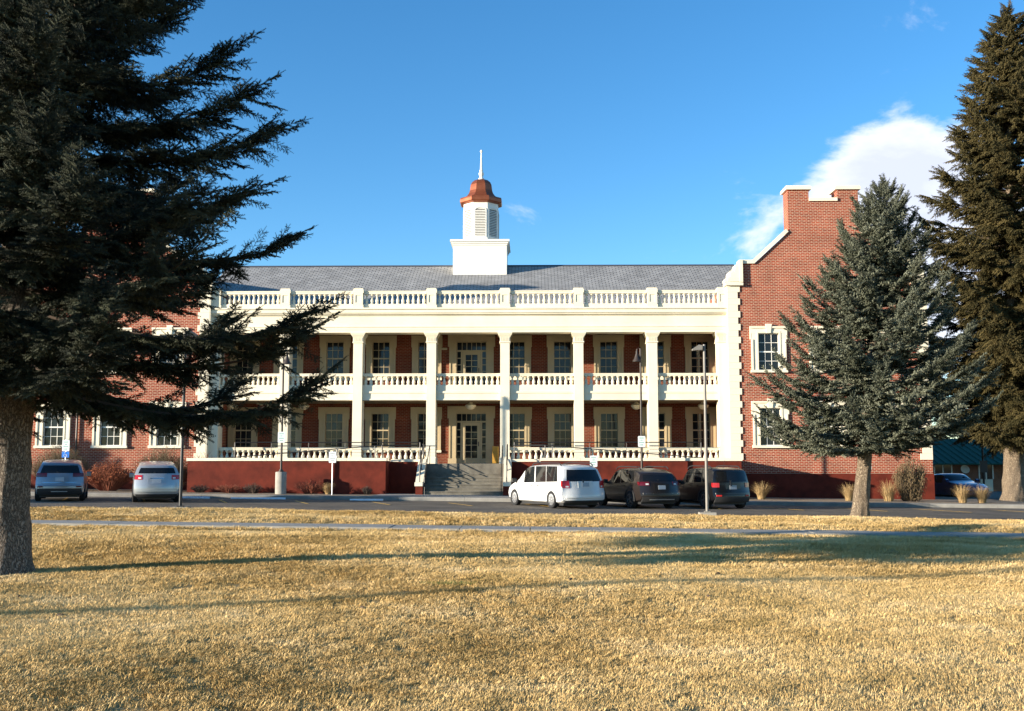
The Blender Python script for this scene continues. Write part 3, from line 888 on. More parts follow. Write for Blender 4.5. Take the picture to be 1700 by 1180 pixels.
for s in (-1, 1):
    yr = -0.12
    segs = [((s * 2.45, yr, 2.80), (s * 12.1, yr, 2.80), 0.028)]
    for k in range(3): segs.append(((s * 2.45, yr, 2.62 - 0.17 * k), (s * 12.1, yr, 2.62 - 0.17 * k), 0.006))
    for x in (2.45, 4.4, 6.35, 8.25, 10.2, 12.1): segs.append(((s * x, yr, 1.2), (s * x, yr, 2.80), 0.03 if x in (2.45, 12.1) else 0.014))
    rail('ramp_guard_rail', segs)
    yr = YR + 0.14
    segs = [((s * 2.42, yr + 1.4, 2.62), (s * 4.0, yr, 2.60), 0.028), ((s * 4.0, yr, 2.60), (s * 11.6, yr, 1.99), 0.028), ]
    for x in (4.0, 4.35, 6.2, 8.1): segs.append(((s * x, yr, 1.98), (s * x, yr, 2.60 - (x - 4.0) * 0.0803), 0.026))
    rail('ramp_handrail', segs)
    x = s * 2.12
    segs = [((x, -3.35, 1.62), (x, -1.75, 2.66), 0.026), ((x, -1.75, 2.66), (x, -1.35, 2.66), 0.026), ((x, -3.35, 1.02), (x, -1.75, 2.1), 0.018)]
    for yy, zz, zb in ((-3.35, 1.64, 0.80), (-2.55, 2.15, 1.36), (-1.75, 2.68, 1.9), (-1.35, 2.68, 1.9)): segs.append(((x, yy, zb), (x, yy, zz), 0.03))
    rail('stair_handrail', segs)
    xi2 = s * 1.86
    rail('stair_inner_rail', [((xi2, -3.5, 1.05), (xi2, -1.0, 2.62), 0.022), ((xi2, -3.5, 0.2), (xi2, -3.5, 1.06), 0.022), ((xi2, -1.0, 1.70), (xi2, -1.0, 2.63), 0.022)])

# yellow sandwich board by the door
sb = thing('sandwich_board', 'small yellow sandwich board standing right of the lower entrance door', 'sign board', (BX + 1.36, BY + 2.9, 1.70))
for s, nm in ((-1, 'front_panel'), (1, 'back_panel')):
    o = MB().box(-0.16, 0.16, -0.012, 0.012, 0, 0.95).build(nm, WOODY, sb, loc=(0, s * 0.16, 0)); o.rotation_euler.x = -s * 0.16
MB().box(-0.17, 0.17, -0.05, 0.05, 0.93, 0.96).build('hinge', BLACK, sb)


# ------------------------------------------------------------------ lamps and signs
def lamp_post(name, label, x, y, zb, h, side, base='drum', m=BROWN_METAL, sign=False):
    t = thing(name, label, 'street lamp', (x, y, zb), 0, 'lamp posts around the parking lot')
    if base == 'drum':
        MB().lathe([(0.265, -0.1), (0.265, 1.0), (0.25, 1.03)], 20).build('concrete_base', CONC, t, True); z0 = 1.03
        MB().lathe([(0.15, z0), (0.15, z0 + .03), (0.11, z0 + .05), (0.09, z0 + .12)], 12).build('flange', m, t, True)
    else:
        MB().prism([(-0.28, -0.22), (0.28, -0.22), (0.28, 0.22), (-0.28, 0.22)], -0.15, 0.13, 'z').build('concrete_base', CONC_DK if base == 'dark' else CONC, t)
        MB().box(-0.1, 0.1, -0.1, 0.1, 0.13, 0.17).build('flange', m, t); z0 = 0.15
    MB().lathe([(0.056, z0), (0.05, h * .5), (0.045, h)], 10).build('pole', m, t, True)
    if base == 'drum':
        MB().tube([(0, 0, h - 0.06), (side * 0.10, 0, h + 0.03), (side * 0.17, 0, h - 0.03), (side * 0.17, 0, h - 0.12)], 0.018, 6).build('arm', m, t, True)
        o = MB().lathe([(0.03, 0.0), (0.05, -0.05), (0.055, -0.16), (0.09, -0.26), (0.13, -0.40), (0.20, -0.52), (0.215, -0.56), (0.20, -0.56), (0.05, -0.50)], 14).build('lamp_shade', m, t, True)
        o.location = (side * 0.17, 0, h - 0.08)
    else:
        MB().tube([(0, 0, h - 0.08), (side * 0.22, 0, h - 0.06)], 0.03, 6).build('arm', m, t, True)
        o = MB().prism([(0.0, 0.0), (side * 0.13, 0.02), (side * 0.34, -0.12), (side * 0.34, -0.18), (0.0, -0.16)], -0.13, 0.13, 'y').build('lamp_head', m, t); o.location = (side * 0.08, 0, h - 0.04)
    if sign: sign_panel(t, 2.42, -0.075, 0.35, 0.52, SIGNG)
    return t


def sign_panel(t, z, y, w, h, ink):
    p = MB().prism([(-w / 2 + .03, z), (w / 2 - .03, z), (w / 2, z + .03), (w / 2, z + h - .03), (w / 2 - .03, z + h), (-w / 2 + .03, z + h), (-w / 2, z + h - .03), (-w / 2, z + .03)], y, y + 0.006, 'y').build('sign_panel', SIGNW, t)
    b = MB(); r = random.Random(int(z * 100 + w * 1000))
    for i, (frac, wd) in enumerate(((0.82, 0.66), (0.62, 0.34), (0.41, 0.70), (0.19, 0.42))):
        x = -w * wd / 2
        while x < w * wd / 2 - 0.01:
            l = min(r.uniform(0.02, 0.035), w * wd / 2 - x)
            b.box(x, x + l, y - 0.003, y - 0.0005, z + h * frac - 0.028, z + h * frac + 0.028); x += l + 0.012
    b.build('sign_lettering', ink, p)
    return p


def gs(x): return gz(x) + 0.14


lamp_post('street_lamp', 'brown lamp post with bell shade on tall round concrete base before red wall', -11.93, 50.4, gs(-11.9), 6.85, 1, sign=True)
lamp_post('street_lamp', 'brown lamp post with bell shade rising behind the dark parked cars', 5.3, 50.4, gs(5.3), 7.15, -1, sign=True)
lamp_post('street_lamp', 'grey lamp post on low square concrete base at the grass edge beside the black SUV', 6.14, 37.0, gz(6.14) - 0.02, 6.0, -1, base='square', m=GREY_METAL)
lamp_post('street_lamp', 'thin black lamp post at the grass edge right of the white-silver crossover', -11.78, 35.5, gz(-11.78), 6.1, 1, base='dark', m=BLACK)


def sign_post(label, x, y, zt, blue=False, ink=SIGNG, w=0.35, h=0.53):
    t = thing('parking_sign', label, 'sign', (x, y, gs(x)), 0, 'parking signs along the kerb')
    MB().lathe([(0.028, -0.2), (0.028, zt + 0.02)], 8).build('post', GALV, t, True)
    sign_panel(t, zt - h, -0.04, w, h, ink)
    if blue:
        z = zt - h - 0.30
        p = MB().box(-w / 2, w / 2, -0.04, -0.034, z, z + 0.28).build('wheelchair_panel', SIGNB, t)
        b = MB(); yf = -0.045
        ring = [(0.075 * math.cos(R(a)), z + 0.10 + 0.075 * math.sin(R(a))) for a in range(150, 391, 20)]
        for (a0, b0), (a1, b1) in zip(ring[:-1], ring[1:]): b.tube([(a0, yf, b0), (a1, yf, b1)], 0.010, 5)
        b.tube([(-0.015, yf, z + 0.19), (-0.005, yf, z + 0.12), (0.06, yf, z + 0.115), (0.09, yf, z + 0.05)], 0.012, 5)
        b.lathe([(0.0, z + 0.205), (0.022, z + 0.22), (0.022, z + 0.24), (0.0, z + 0.255)], 8, -0.018, yf)
        b.build('wheelchair_symbol', SIGNW, p)
    return t


sign_post('white parking sign on bare steel post before the left red ramp wall', -9.45, 50.3, 2.02, ink=SIGNK)
sign_post('parking sign with blue wheelchair panel behind the dark silver crossover', -22.3, 50.3, 2.42, blue=True)
sign_post('white parking sign peeking over the roof of the white minivan', 3.0, 50.3, 1.98)
sign_post('pale sign half hidden behind the trunk of the middle spruce', 15.95, 50.3, 2.0, ink=SIGNK)


# ------------------------------------------------------------------ spruce trees
def needle_mat(name, dark, light):
    m = bpy.data.materials.new(name); m.use_nodes = True
    n, l = m.node_tree.nodes, m.node_tree.links
    b = n['Principled BSDF']; b.inputs['Roughness'].default_value = 0.75; b.inputs['Specular IOR Level'].default_value = 0.25
    t = n.new('ShaderNodeTexCoord'); oi = n.new('ShaderNodeObjectInfo')
    s = n.new('ShaderNodeSeparateXYZ'); l.new(t.outputs['Object'], s.inputs[0])
    nz = n.new('ShaderNodeTexNoise'); nz.inputs['Scale'].default_value = 7; l.new(t.outputs['Object'], nz.inputs['Vector'])
    a = n.new('ShaderNodeMath'); a.operation = 'ADD'; l.new(nz.outputs['Fac'], a.inputs[0])
    r = n.new('ShaderNodeMath'); r.operation = 'MULTIPLY_ADD'; l.new(oi.outputs['Random'], r.inputs[0]); r.inputs[1].default_value = 0.5; r.inputs[2].default_value = -0.25
    l.new(r.outputs[0], a.inputs[1])
    mr = n.new('ShaderNodeMapRange'); mr.inputs['From Min'].default_value = 0.25; mr.inputs['From Max'].default_value = 0.8; l.new(a.outputs[0], mr.inputs['Value'])
    mx = n.new('ShaderNodeMix'); mx.data_type = 'RGBA'; mx.inputs['A'].default_value = tuple(dark) + (1,); mx.inputs['B'].default_value = tuple(light) + (1,)
    l.new(mr.outputs[0], mx.inputs['Factor']); l.new(mx.outputs['Result'], b.inputs['Base Color'])
    return m


def spray(name, m, seed, length=0.75, shoot=0.26, droop=0.0, fat=1.0, nside=9):
    """one flattened spruce branchlet: leader and side shoots set with needles"""
    r = random.Random(seed)
    V, F = [], []
    m2 = TWIG

    def shootline(p0, d, l, bend):
        steps = max(3, int(l / 0.021))
        p = Vector(p0); d = Vector(d).normalized()
        side = d.cross(Vector((0, 0, 1)))
        if side.length < 0.1: side = Vector((0, 1, 0))
        side.normalize()
        for i in range(steps):
            up = side.cross(d).normalized()
            f = i / steps
            nl = 0.027 * fat * (1.0 - 0.35 * f)
            for k in range(5):
                a = 2 * math.pi * (k / 5 + 0.13 * i) + r.uniform(-0.3, 0.3)
                o = side * math.cos(a) + up * math.sin(a) * 0.9
                nd = (d * 0.75 + o * 0.85).normalized()
                b0 = len(V)
                wv = d.cross(o).normalized() * 0.0042 * fat
                tip = p + nd * nl * r.uniform(0.75, 1.15)
                V.extend([tuple(p + wv), tuple(p - wv), tuple(tip)]); F.append((b0, b0 + 1, b0 + 2))
            p = p + d * (l / steps)
            d = (d + Vector((0, 0, bend)) * (1 / steps)).normalized()
        return p

    p = Vector((0, 0, 0)); d = Vector((1, 0, 0))
    n = nside
    pts = []
    for i in range(n + 1):
        f = i / n
        pts.append((p.copy(), d.copy()))
        p = p + d * length / n
        d = (d + Vector((0, r.uniform(-0.05, 0.05), -droop / n))).normalized()
    for i in range(n):
        q, dd = pts[i]
        shootline(q, pts[i + 1][0] - q, (pts[i + 1][0] - q).length, 0)
        for sgn in (-1, 1):
            f = i / n
            l = shoot * (1.05 - 0.62 * f) * r.uniform(0.7, 1.2)
            an = sgn * R(r.uniform(38, 62))
            sd = Matrix.Rotation(an, 3, 'Z') @ dd
            sd.z += r.uniform(-0.30, 0.22) - droop * 0.6
            e = shootline(q + dd * r.uniform(0, length / n), sd, l, r.uniform(-0.3, 0.2) - droop)
            if l > 0.16:
                for s2 in (-1, 1):
                    sd2 = Matrix.Rotation(s2 * R(45), 3, 'Z') @ sd.normalized()
                    shootline(q + sd.normalized() * l * 0.5, sd2, l * 0.42, 0)
    shootline(pts[-1][0], pts[-1][1], shoot * 0.45, 0)
    # woody stem
    b0 = len(V)
    return source(name, V, F, m)


def limb_path(p0, az, length, el0, el1, n, r, droop_mid=0.0):
    pts = [Vector(p0)]
    for i in range(n):
        f = (i + 0.5) / n
        el = el0 + (el1 - el0) * f ** 2.2 - droop_mid * math.sin(math.pi * f)
        a = az + r.uniform(-0.05, 0.05)
        pts.append(pts[-1] + Vector((math.cos(a) * math.cos(el), math.sin(a) * math.cos(el), math.sin(el))) * (length / n))
    return pts


def euler_for(d, up):
    d = d.normalized(); s = up.cross(d)
    if s.length < 1e-4: s = Vector((0, 1, 0))
    s.normalize(); u = d.cross(s)
    return Matrix((d, s, u)).transposed().to_euler('XYZ')


def spruce(name, label, loc, height, r_trunk, bark, sprays, radius_at, z_low, nlimb, seed, lean=(0, 0), el0=-0.1, el1=0.45, droop=0.12, dens=0.12, scale=1.0,
           flare=1.5, gapy=0.15, hang=0.25, group='spruce trees', tier=0.0):
    r = random.Random(seed)
    t = thing(name, label, 'tree', loc, 0, group)
    # trunk
    b = MB(); seg = 28; rows = 60
    for i in range(rows + 1):
        f = (i / rows) ** 1.3
        z = -0.25 + (height * 0.97 + 0.25) * f
        rr = r_trunk * (1 - f) ** 0.85 + 0.02
        rr *= 1 + (flare - 1) * math.exp(-max(z, 0) / 0.35)
        for k in range(seg):
            a = 2 * math.pi * k / seg
            wob = 1 + 0.05 * math.sin(5 * a + 1.3 * z) + 0.045 * math.sin(9 * a - 4.1 * z) + r.uniform(-0.05, 0.05)
            wob += 0.10 * math.exp(-max(z, 0) / 0.4) * math.sin(5 * a + seed)
            b.v.append((rr * wob * math.cos(a) + lean[0] * f, rr * wob * math.sin(a) + lean[1] * f, z))
    for i in range(rows):
        for k in range(seg):
            k2 = (k + 1) % seg
            b.f.append((i * seg + k, i * seg + k2, (i + 1) * seg + k2, (i + 1) * seg + k))
    b.build('trunk', bark, t, True)
    lb = MB(); P_, E_, S_, I_ = [], [], [], []
    az = r.uniform(0, 6)
    for i in range(nlimb):
        f = (i + r.random()) / nlimb
        z = z_low + (height * 0.985 - z_low) * f ** 1.05
        az += 2.399 + r.uniform(-0.35, 0.35)
        L = radius_at(z, az) * r.uniform(0.78, 1.06)
        if L < 0.15: L = 0.15
        u = z / height
        e0 = el0 + 0.75 * u ** 2 + r.uniform(-0.12, 0.12)
        e1 = el1 + 0.5 * u + r.uniform(-0.15, 0.15)
        cx, cy = lean[0] * u, lean[1] * u
        zs = z - L * math.sin((e0 * 0.65 + e1 * 0.35)) * 0.5
        zs = max(zs, z_low * 0.9)
        pts = limb_path((cx, cy, zs), az, L, e0, e1, 9, r, droop)
        rb = max(0.012, r_trunk * 0.17 * (L / 4.0))
        lb.tube(pts, [rb * (1 - 0.85 * k / 9) for k in range(10)], 5)
        nst = max(4, int(L / dens))
        for k in range(nst):
            g = 0.05 + 0.95 * (k + r.random()) / nst
            q = g * 9; j = min(8, int(q)); p = pts[j].lerp(pts[j + 1], q - j)
            d = (pts[j + 1] - pts[j]).normalized()
            if r.random() < gapy: continue
            for sgn in (-1, 1):
                if r.random() < 0.12: continue
                an = sgn * R(r.uniform(30, 70)) * (1.05 - 0.35 * g)
                dd = Matrix.Rotation(an, 3, 'Z') @ d
                dd.z += r.uniform(-0.25, 0.20) - hang * r.random()
                P_.append(p); E_.append(euler_for(dd, Vector((r.uniform(-.35, .35), r.uniform(-.35, .35), 1))))
                S_.append(scale * r.uniform(0.65, 1.15) * (0.55 + 0.6 * math.sin(math.pi * min(1, 0.25 + 0.65 * g))) * min(1.0, 0.5 + L / 2.5)); I_.append(r.randrange(len(sprays)))
            if r.random() < 0.65:                            # shoots on top of or hanging under the limb
                dd = d + Vector((r.uniform(-.4, .4), r.uniform(-.4, .4), r.choice((0.5, -hang * 3.2))))
                P_.append(p); E_.append(euler_for(dd, Vector((r.uniform(-1, 1), r.uniform(-1, 1), 1))))
                S_.append(scale * r.uniform(0.45, 0.85) * min(1.0, 0.5 + L / 2.5)); I_.append(r.randrange(len(sprays)))
        for k in range(3):                                  # leader at the limb tip
            dd = (pts[-1] - pts[-2]).normalized() + Vector((r.uniform(-.25, .25), r.uniform(-.25, .25), r.uniform(-.1, .25)))
            P_.append(pts[-1 if k == 0 else -2]); E_.append(euler_for(dd, Vector((r.uniform(-.3, .3), r.uniform(-.3, .3), 1)))); S_.append(scale * r.uniform(0.7, 1.0) * min(1.0, 0.5 + L / 2.5)); I_.append(r.randrange(len(sprays)))
    for k in range(14):
        P_.append(Vector((lean[0], lean[1], height * (0.955 + 0.04 * r.random())))); a = r.uniform(0, 6.28)
        E_.append(euler_for(Vector((math.cos(a) * 0.5, math.sin(a) * 0.5, 1.2)), Vector((1, 0, 0.2)))); S_.append(scale * r.uniform(0.4, 0.7)); I_.append(r.randrange(len(sprays)))
    lb.build('limbs', TWIG, t)
    c = scatter('crown', P_, [tuple(e) for e in E_], S_, I_, sprays, t)
    return t, len(P_)


def env(table):
    zs = [a for a, _ in table]; rs = [b for _, b in table]
    return lambda z, az: float(np.interp(z, zs, rs))


ND = needle_mat('needles_dark_spruce', (0.009, 0.013, 0.008), (0.060, 0.066, 0.038))
NB = needle_mat('needles_blue_spruce', (0.040, 0.048, 0.028), (0.235, 0.245, 0.175))
NO = needle_mat('needles_olive_spruce', (0.045, 0.040, 0.014), (0.145, 0.112, 0.042))
sp_d = [spray('dark_spray', ND, k, 0.78, 0.30, 0.05, 1.5) for k in range(3)]
sp_b = [spray('blue_spray', NB, 10 + k, 0.58, 0.22, 0.0, 2.0, 7) for k in range(3)]
sp_o = [spray('olive_spray', NO, 20 + k, 0.75, 0.30, 0.35, 1.9, 8) for k in range(3)]
counts = []
t, n = spruce('spruce_tree', 'huge dark spruce with thick trunk cut by the left edge of the picture', (-8.0, 16.1, gz(-8)), 19.5, 0.31, BARK, sp_d,
              env([(2.3, 3.8), (3.2, 5.1), (4.0, 4.8), (5.0, 4.2), (6.5, 4.1), (7.5, 3.5), (8.5, 2.9), (12, 2.4), (16, 1.5), (19.5, 0.2)]), 3.0, 172, 3, el0=-0.16, el1=0.55, droop=0.10, dens=0.125, scale=1.0, flare=1.35)
counts.append(n)
t, n = spruce('spruce_tree', 'blue-grey spruce with bare lower trunk standing before the right brick wing', (10.85, 35.3, lawn_z(10.85, 35.3)), 11.4, 0.24, BARK_TAN, sp_b,
              env([(2.0, 3.2), (3.2, 4.1), (5.0, 3.6), (7.4, 2.6), (10.0, 1.15), (11.4, 0.2)]), 2.55, 140, 11, lean=(1.35, 0.2), el0=-0.02, el1=0.62, droop=0.06, dens=0.125, scale=1.0, flare=1.3, gapy=0.22)
counts.append(n)
t, n = spruce('spruce_tree', 'tall olive-brown spruce with pale trunk at the right edge of the picture', (25.3, 56.0, gz(25.3) + 0.05), 26.8, 0.50, BARK_TAN, sp_o,
              env([(2.6, 2.2), (5, 4.2), (9, 4.9), (15, 4.4), (20, 2.9), (24, 1.5), (26.8, 0.2)]), 3.4, 205, 23, lean=(1.0, 0), el0=-0.08, el1=0.42, droop=0.12, dens=0.18, scale=1.4, flare=1.3, gapy=0.28, hang=0.5)
counts.append(n)
mid_tree = [o for o in col.objects if o.name.startswith('spruce_tree') and 'blue-grey' in o['label']][0]


def copy_tree(src, loc, sc_, rz, label):
    o = src.copy(); col.objects.link(o); o.location = loc; o.scale = (sc_, sc_, sc_); o.rotation_euler.z = rz; o['label'] = label
    for ch in list(src.children):
        c = ch.copy(); col.objects.link(c); c.parent = o
    return o


# young trees just out of frame on the left; they shade the parked cars and the foot of the left wing
copy_tree(mid_tree, (-37.2, 34.6, gz(-37)), 0.62, 1.0, 'young spruce on the lawn left of the picture, nearer one')
copy_tree(mid_tree, (-40.5, 46.5, gz(-40)), 0.5, 2.4, 'young spruce by the parking lot left of the picture, farther one')
print('SPRAYS', counts, len(sp_d[0].data.polygons))

# ------------------------------------------------------------------ dry turf
def blade_mat():
    m = bpy.data.materials.new('dry_grass_blade'); m.use_nodes = True
    n, l = m.node_tree.nodes, m.node_tree.links
    b = n['Principled BSDF']; b.inputs['Roughness'].default_value = 0.9; b.inputs['Specular IOR Level'].default_value = 0.15
    g = n.new('ShaderNodeNewGeometry'); oi = n.new('ShaderNodeObjectInfo')
    n1 = n.new('ShaderNodeTexNoise'); n1.inputs['Scale'].default_value = 0.55; n1.inputs['Detail'].default_value = 7; n1.inputs['Roughness'].default_value = 0.68
    l.new(g.outputs['Position'], n1.inputs['Vector'])
    ad = n.new('ShaderNodeMath'); ad.operation = 'MULTIPLY_ADD'; l.new(g.outputs['Random Per Island'], ad.inputs[0]); ad.inputs[1].default_value = 0.16; ad.inputs[2].default_value = -0.08
    su = n.new('ShaderNodeMath'); l.new(n1.outputs['Fac'], su.inputs[0]); l.new(ad.outputs[0], su.inputs[1])
    r1 = n.new('ShaderNodeValToRGB'); e = r1.color_ramp.elements
    e[0].position = 0.26; e[0].color = (0.26, 0.19, 0.065, 1)
    e[1].position = 0.74; e[1].color = (0.82, 0.62, 0.34, 1)
    for ps, c in ((0.38, (0.50, 0.33, 0.125, 1)), (0.55, (0.69, 0.475, 0.20, 1))):
        q = e.new(ps); q.color = c
    l.new(su.outputs[0], r1.inputs[0]); l.new(r1.outputs[0], b.inputs['Base Color'])
    return m


GRASS = blade_mat()
def tuft(name, seed, n=80, rad=0.13, h=0.046):
    r = random.Random(seed); V, F = [], []
    for i in range(n):
        a = r.uniform(0, 6.28); q = rad * math.sqrt(r.random())
        p = Vector((q * math.cos(a), q * math.sin(a), -0.005)); b2 = r.gauss(0, 0.9)
        ln = Vector((math.cos(b2), math.sin(b2), 0)); hh = h * r.uniform(0.5, 1.25); le = r.uniform(0.3, 1.3)
        w = Vector((-math.sin(b2 + r.uniform(-1, 1)), math.cos(b2), 0)) * 0.0027
        m_ = p + ln * hh * le * 0.4 + Vector((0, 0, hh * 0.65)); e = p + ln * hh * le + Vector((0, 0, hh * r.uniform(0.6, 1.0)))
        k = len(V); V += [tuple(p - w), tuple(p + w), tuple(m_ + w * .8), tuple(m_ - w * .8), tuple(e)]
        F += [(k, k + 1, k + 2, k + 3), (k + 3, k + 2, k + 4)]
    return source(name, V, F, GRASS)
tufts = [tuft('grass_tuft', 50 + k) for k in range(4)]
npr = np.random.default_rng(5)
GP, GS = [], []
for y0, y1, dn, sc0 in ((5.0, 12.0, 125, 0.9), (12.0, 18.0, 85, 1.05), (18.0, WALK_Y0 - 0.05, 40, 1.45), (WALK_Y1 + 0.05, LOT_Y0 - 0.1, 30, 1.6)):
    hwid = 0.56 * y1 + 2.5
    n = int((y1 - y0) * 2 * hwid * dn)
    xs = npr.uniform(-hwid, hwid, n); ys = npr.uniform(y0, y1, n)
    for x, y in zip(xs, ys):
        z = lawn_z(x, y) if (y < WALK_Y0 - 0.3 or WALK_Y1 + 0.2 < y < LOT_Y0 - 0.3) else gz(x) - 0.01
        GP.append((x, y, z)); GS.append(sc0 * (0.75 + 0.5 * npr.random()))
GE = np.zeros((len(GP), 3)); GPa = np.array(GP); GE[:, 2] = 0.6 + 1.3 * np.sin(GPa[:, 0] * 0.55 + 1.7 * np.sin(GPa[:, 1] * 0.4)) + npr.normal(0, 0.6, len(GP)); GE[:, 0] = npr.uniform(-.15, .15, len(GP))
turf = scatter('dry_grass', GP, GE, GS, npr.integers(0, 4, len(GP)), tufts)
CONE_PLACE = {(-6.4, 13.3): 'leftmost of the cones', (-5.3, 11.9): 'second cone from the left edge', (-2.0, 12.6): 'below the green grass patch', (0.55, 15.4): 'right of the green grass patch', (2.3, 14.0): 'nearer of the two at right', (2.9, 16.8): 'farther of the two at right'}
cone_me = MB().lathe([(0.0, 0.0), (0.018, 0.01), (0.026, 0.03), (0.024, 0.055), (0.014, 0.085), (0.0, 0.1)], 7).mesh('pine_cone', TWIG)
for x, y in ((-5.3, 11.9), (-2.0, 12.6), (0.55, 15.4), (2.3, 14.0), (-6.4, 13.3), (2.9, 16.8)):
    o = link('pine_cone', cone_me, None, (x, y, lawn_z(x, y) + 0.03)); o.rotation_euler = (R(84), 0, rng.uniform(0, 6)); o.scale = (0.8, 0.8, 0.8)
    tag(o, 'small dark spruce cone lying on the dry lawn, ' + CONE_PLACE[(x, y)], 'pine cone', 'spruce cones on the lawn')
tag(turf, 'straw-coloured dormant grass covering the lawn', 'grass')
print('TUFTS', len(GP))

# ------------------------------------------------------------------ vehicles
TYRE = mat('tyre_rubber', (0.012, 0.012, 0.013), 0.85)
RIM = mat('alloy_rim', (0.50, 0.50, 0.50), 0.3, metal=0.7)
RIM_DK = mat('dark_rim', (0.16, 0.16, 0.165), 0.35, metal=0.7)
CARGLASS = mat('car_glass', (0.010, 0.011, 0.012), 0.03, spec=0.4)
PLASTIC = mat('black_plastic', (0.018, 0.018, 0.019), 0.6)
REDL = mat('tail_light_red', (0.42, 0.012, 0.015), 0.15, spec=0.6)
REDD = mat('tail_light_dark', (0.10, 0.006, 0.01), 0.15, spec=0.6)
CLEARL = mat('lamp_clear', (0.6, 0.6, 0.6), 0.15)
PLATE = mat('licence_plate', (0.32, 0.36, 0.40), 0.5, 0.15, 30)
CHROME = mat('chrome', (0.7, 0.7, 0.7), 0.15, metal=1.0)


def interp(tab, t):
    return float(np.interp(t, [a for a, _ in tab], [b for _, b in tab]))


def smooth_tab(tab, t, k=0.015):
    return (interp(tab, t - k) + 2 * interp(tab, t) + interp(tab, t + k)) / 4


def make_car(name, label, paint, p, loc, rz, group='cars parked at the kerb'):
    """p: L W H wheelbase, clearance, tyre radius, belt, roofline table, rear lean table, pillars (t), lights ..."""
    L, W, H = p['L'], p['W'], p['H']
    car = thing(name, label, 'car', loc, rz, group)
    car.rotation_euler.y = 0
    wr = p['wr']; cl = p['cl']

    def xrear(z, y):
        return -L / 2 + interp(p['rear'], z) + 0.22 * (abs(y) / (W / 2)) ** 3.2

    def xfront(z, y):
        return L / 2 - interp(p['front'], z) - 0.42 * (abs(y) / (W / 2)) ** 2.6

    def ztop(t): return smooth_tab(p['top'], t)

    def zbelt(t): return min(interp(p['belt'], t), ztop(t) - 0.03)

    def zbot(t): return cl + 0.10 * max(0, (abs(2 * t - 1) - 0.8) / 0.2) ** 2

    def halfw(t):
        e = abs(2 * t - 1)
        return W / 2 * (1 - 0.045 * e ** 4)

    def sect(t):
        """half section from the underside to the roof centre: (y,z)"""
        zb, ze, zt, w = zbot(t), zbelt(t), ztop(t), halfw(t)
        gh = max(0.0, zt - ze)
        tum = p['tumble'] * min(1, gh / 0.5)
        wr_ = w * 0.965 - tum
        m = zb + (ze - zb) * 0.45
        return [(0, zb), (w * 0.86, zb), (w * 0.965, zb + 0.06), (w * 0.985, zb + 0.2), (w, m), (w * 0.992, m + (ze - m) * 0.45), (w * 0.985, ze - 0.07), (w * 0.965, ze),
                (w * 0.965 - tum * 0.45, ze + gh * 0.5), (wr_ + 0.02 * (gh > .2), zt - min(0.075, gh * 0.3)), (wr_ * 0.90, zt - min(0.028, gh * 0.12)), (wr_ * 0.55, zt - 0.006), (0, zt)]
    ts = sorted(set([0, 0.012, 0.03, 0.06] + [q for a in p['win'] for q in a] + [0.10, 0.16, 0.22, 0.28, 0.34, 0.40, 0.46, 0.52, 0.58, 0.64, 0.70, 0.76, 0.82, 0.88, 0.93, 0.965, 0.985, 1.0] + p.get('extra', [])))
    ts = [t for i, t in enumerate(ts) if i == 0 or t - ts[i - 1] > 0.006 or t in [q for a in p['win'] for q in a]]
    n = 13
    V = []; idx = {}
    for i, t in enumerate(ts):
        for j, (y, z) in enumerate(sect(t)):
            for s in (1, -1):
                if s == -1 and j in (0, n - 1): idx[i, j, -1] = idx[i, j, 1]; continue
                xr, xf = xrear(z, y), xfront(z, y)
                idx[i, j, s] = len(V); V.append((xr + (xf - xr) * t, s * y, z))
    F = []; G = {}
    topslope = lambda t: (ztop(t + 0.01) - ztop(t - 0.01)) / (0.02 * L)
    for i in range(len(ts) - 1):
        tm = (ts[i] + ts[i + 1]) / 2
        for j in range(n - 1):
            for s in (1, -1):
                q = (idx[i, j, s], idx[i + 1, j, s], idx[i + 1, j + 1, s], idx[i, j + 1, s])
                if s == 1: q = q[::-1]
                q = tuple(dict.fromkeys(q))
                if len(q) < 3: continue
                kind = None
                if j in (7, 8):
                    for k, (a, b_) in enumerate(p['win']):
                        if a <= tm <= b_: kind = ('side_window', k, s)
                if j >= 9 and p['ws'][0] <= tm <= p['ws'][1]: kind = ('windshield', 0, 0)
                (G.setdefault(kind, []) if kind else F).append(q)
    # rear and front end caps: ladder across the car
    cols = [-1, -0.86, -0.6, -0.3, 0, 0.3, 0.6, 0.86, 1]
    for end, i in ((0, 0), (1, len(ts) - 1)):
        rows = []
        for j in range(n):
            y, z = sect(ts[i])[j]
            row = []
            for c in cols:
                if c == 1: row.append(idx[i, j, 1])
                elif c == -1: row.append(idx[i, j, -1])
                else:
                    if j in (0, n - 1): row.append(idx[i, j, 1]); continue
                    yy = y * c
                    row.append(len(V)); V.append((xrear(z, yy) if end == 0 else xfront(z, yy), yy, z))
            rows.append(row)
        for j in range(n - 1):
            for k in range(len(cols) - 1):
                q = (rows[j][k], rows[j][k + 1], rows[j + 1][k + 1], rows[j + 1][k])
                if end == 0: q = q[::-1]
                q = tuple(dict.fromkeys(q))
                if len(q) < 3: continue
                if end == 0 and 7 <= j <= 8 and 1 <= k <= 6: G.setdefault(('rear_window', 0, 0), []).append(q)
                else: F.append(q)

    def sub(name_, faces, m, smooth=True):
        used = sorted({v for f in faces for v in f}); mp = {v: k for k, v in enumerate(used)}
        me = bpy.data.meshes.new(name_); me.from_pydata([V[v] for v in used], [], [tuple(mp[v] for v in f) for f in faces]); me.update()
        me.materials.append(m)
        me.polygons.foreach_set('use_smooth', [True] * len(me.polygons)); me.set_sharp_from_angle(angle=R(32))
        return link(name_, me, car)
    allf = F + [f for g in G.values() for f in g]
    body = sub('body', allf, paint)
    # wheel wells
    tr = W / 2 - 0.10
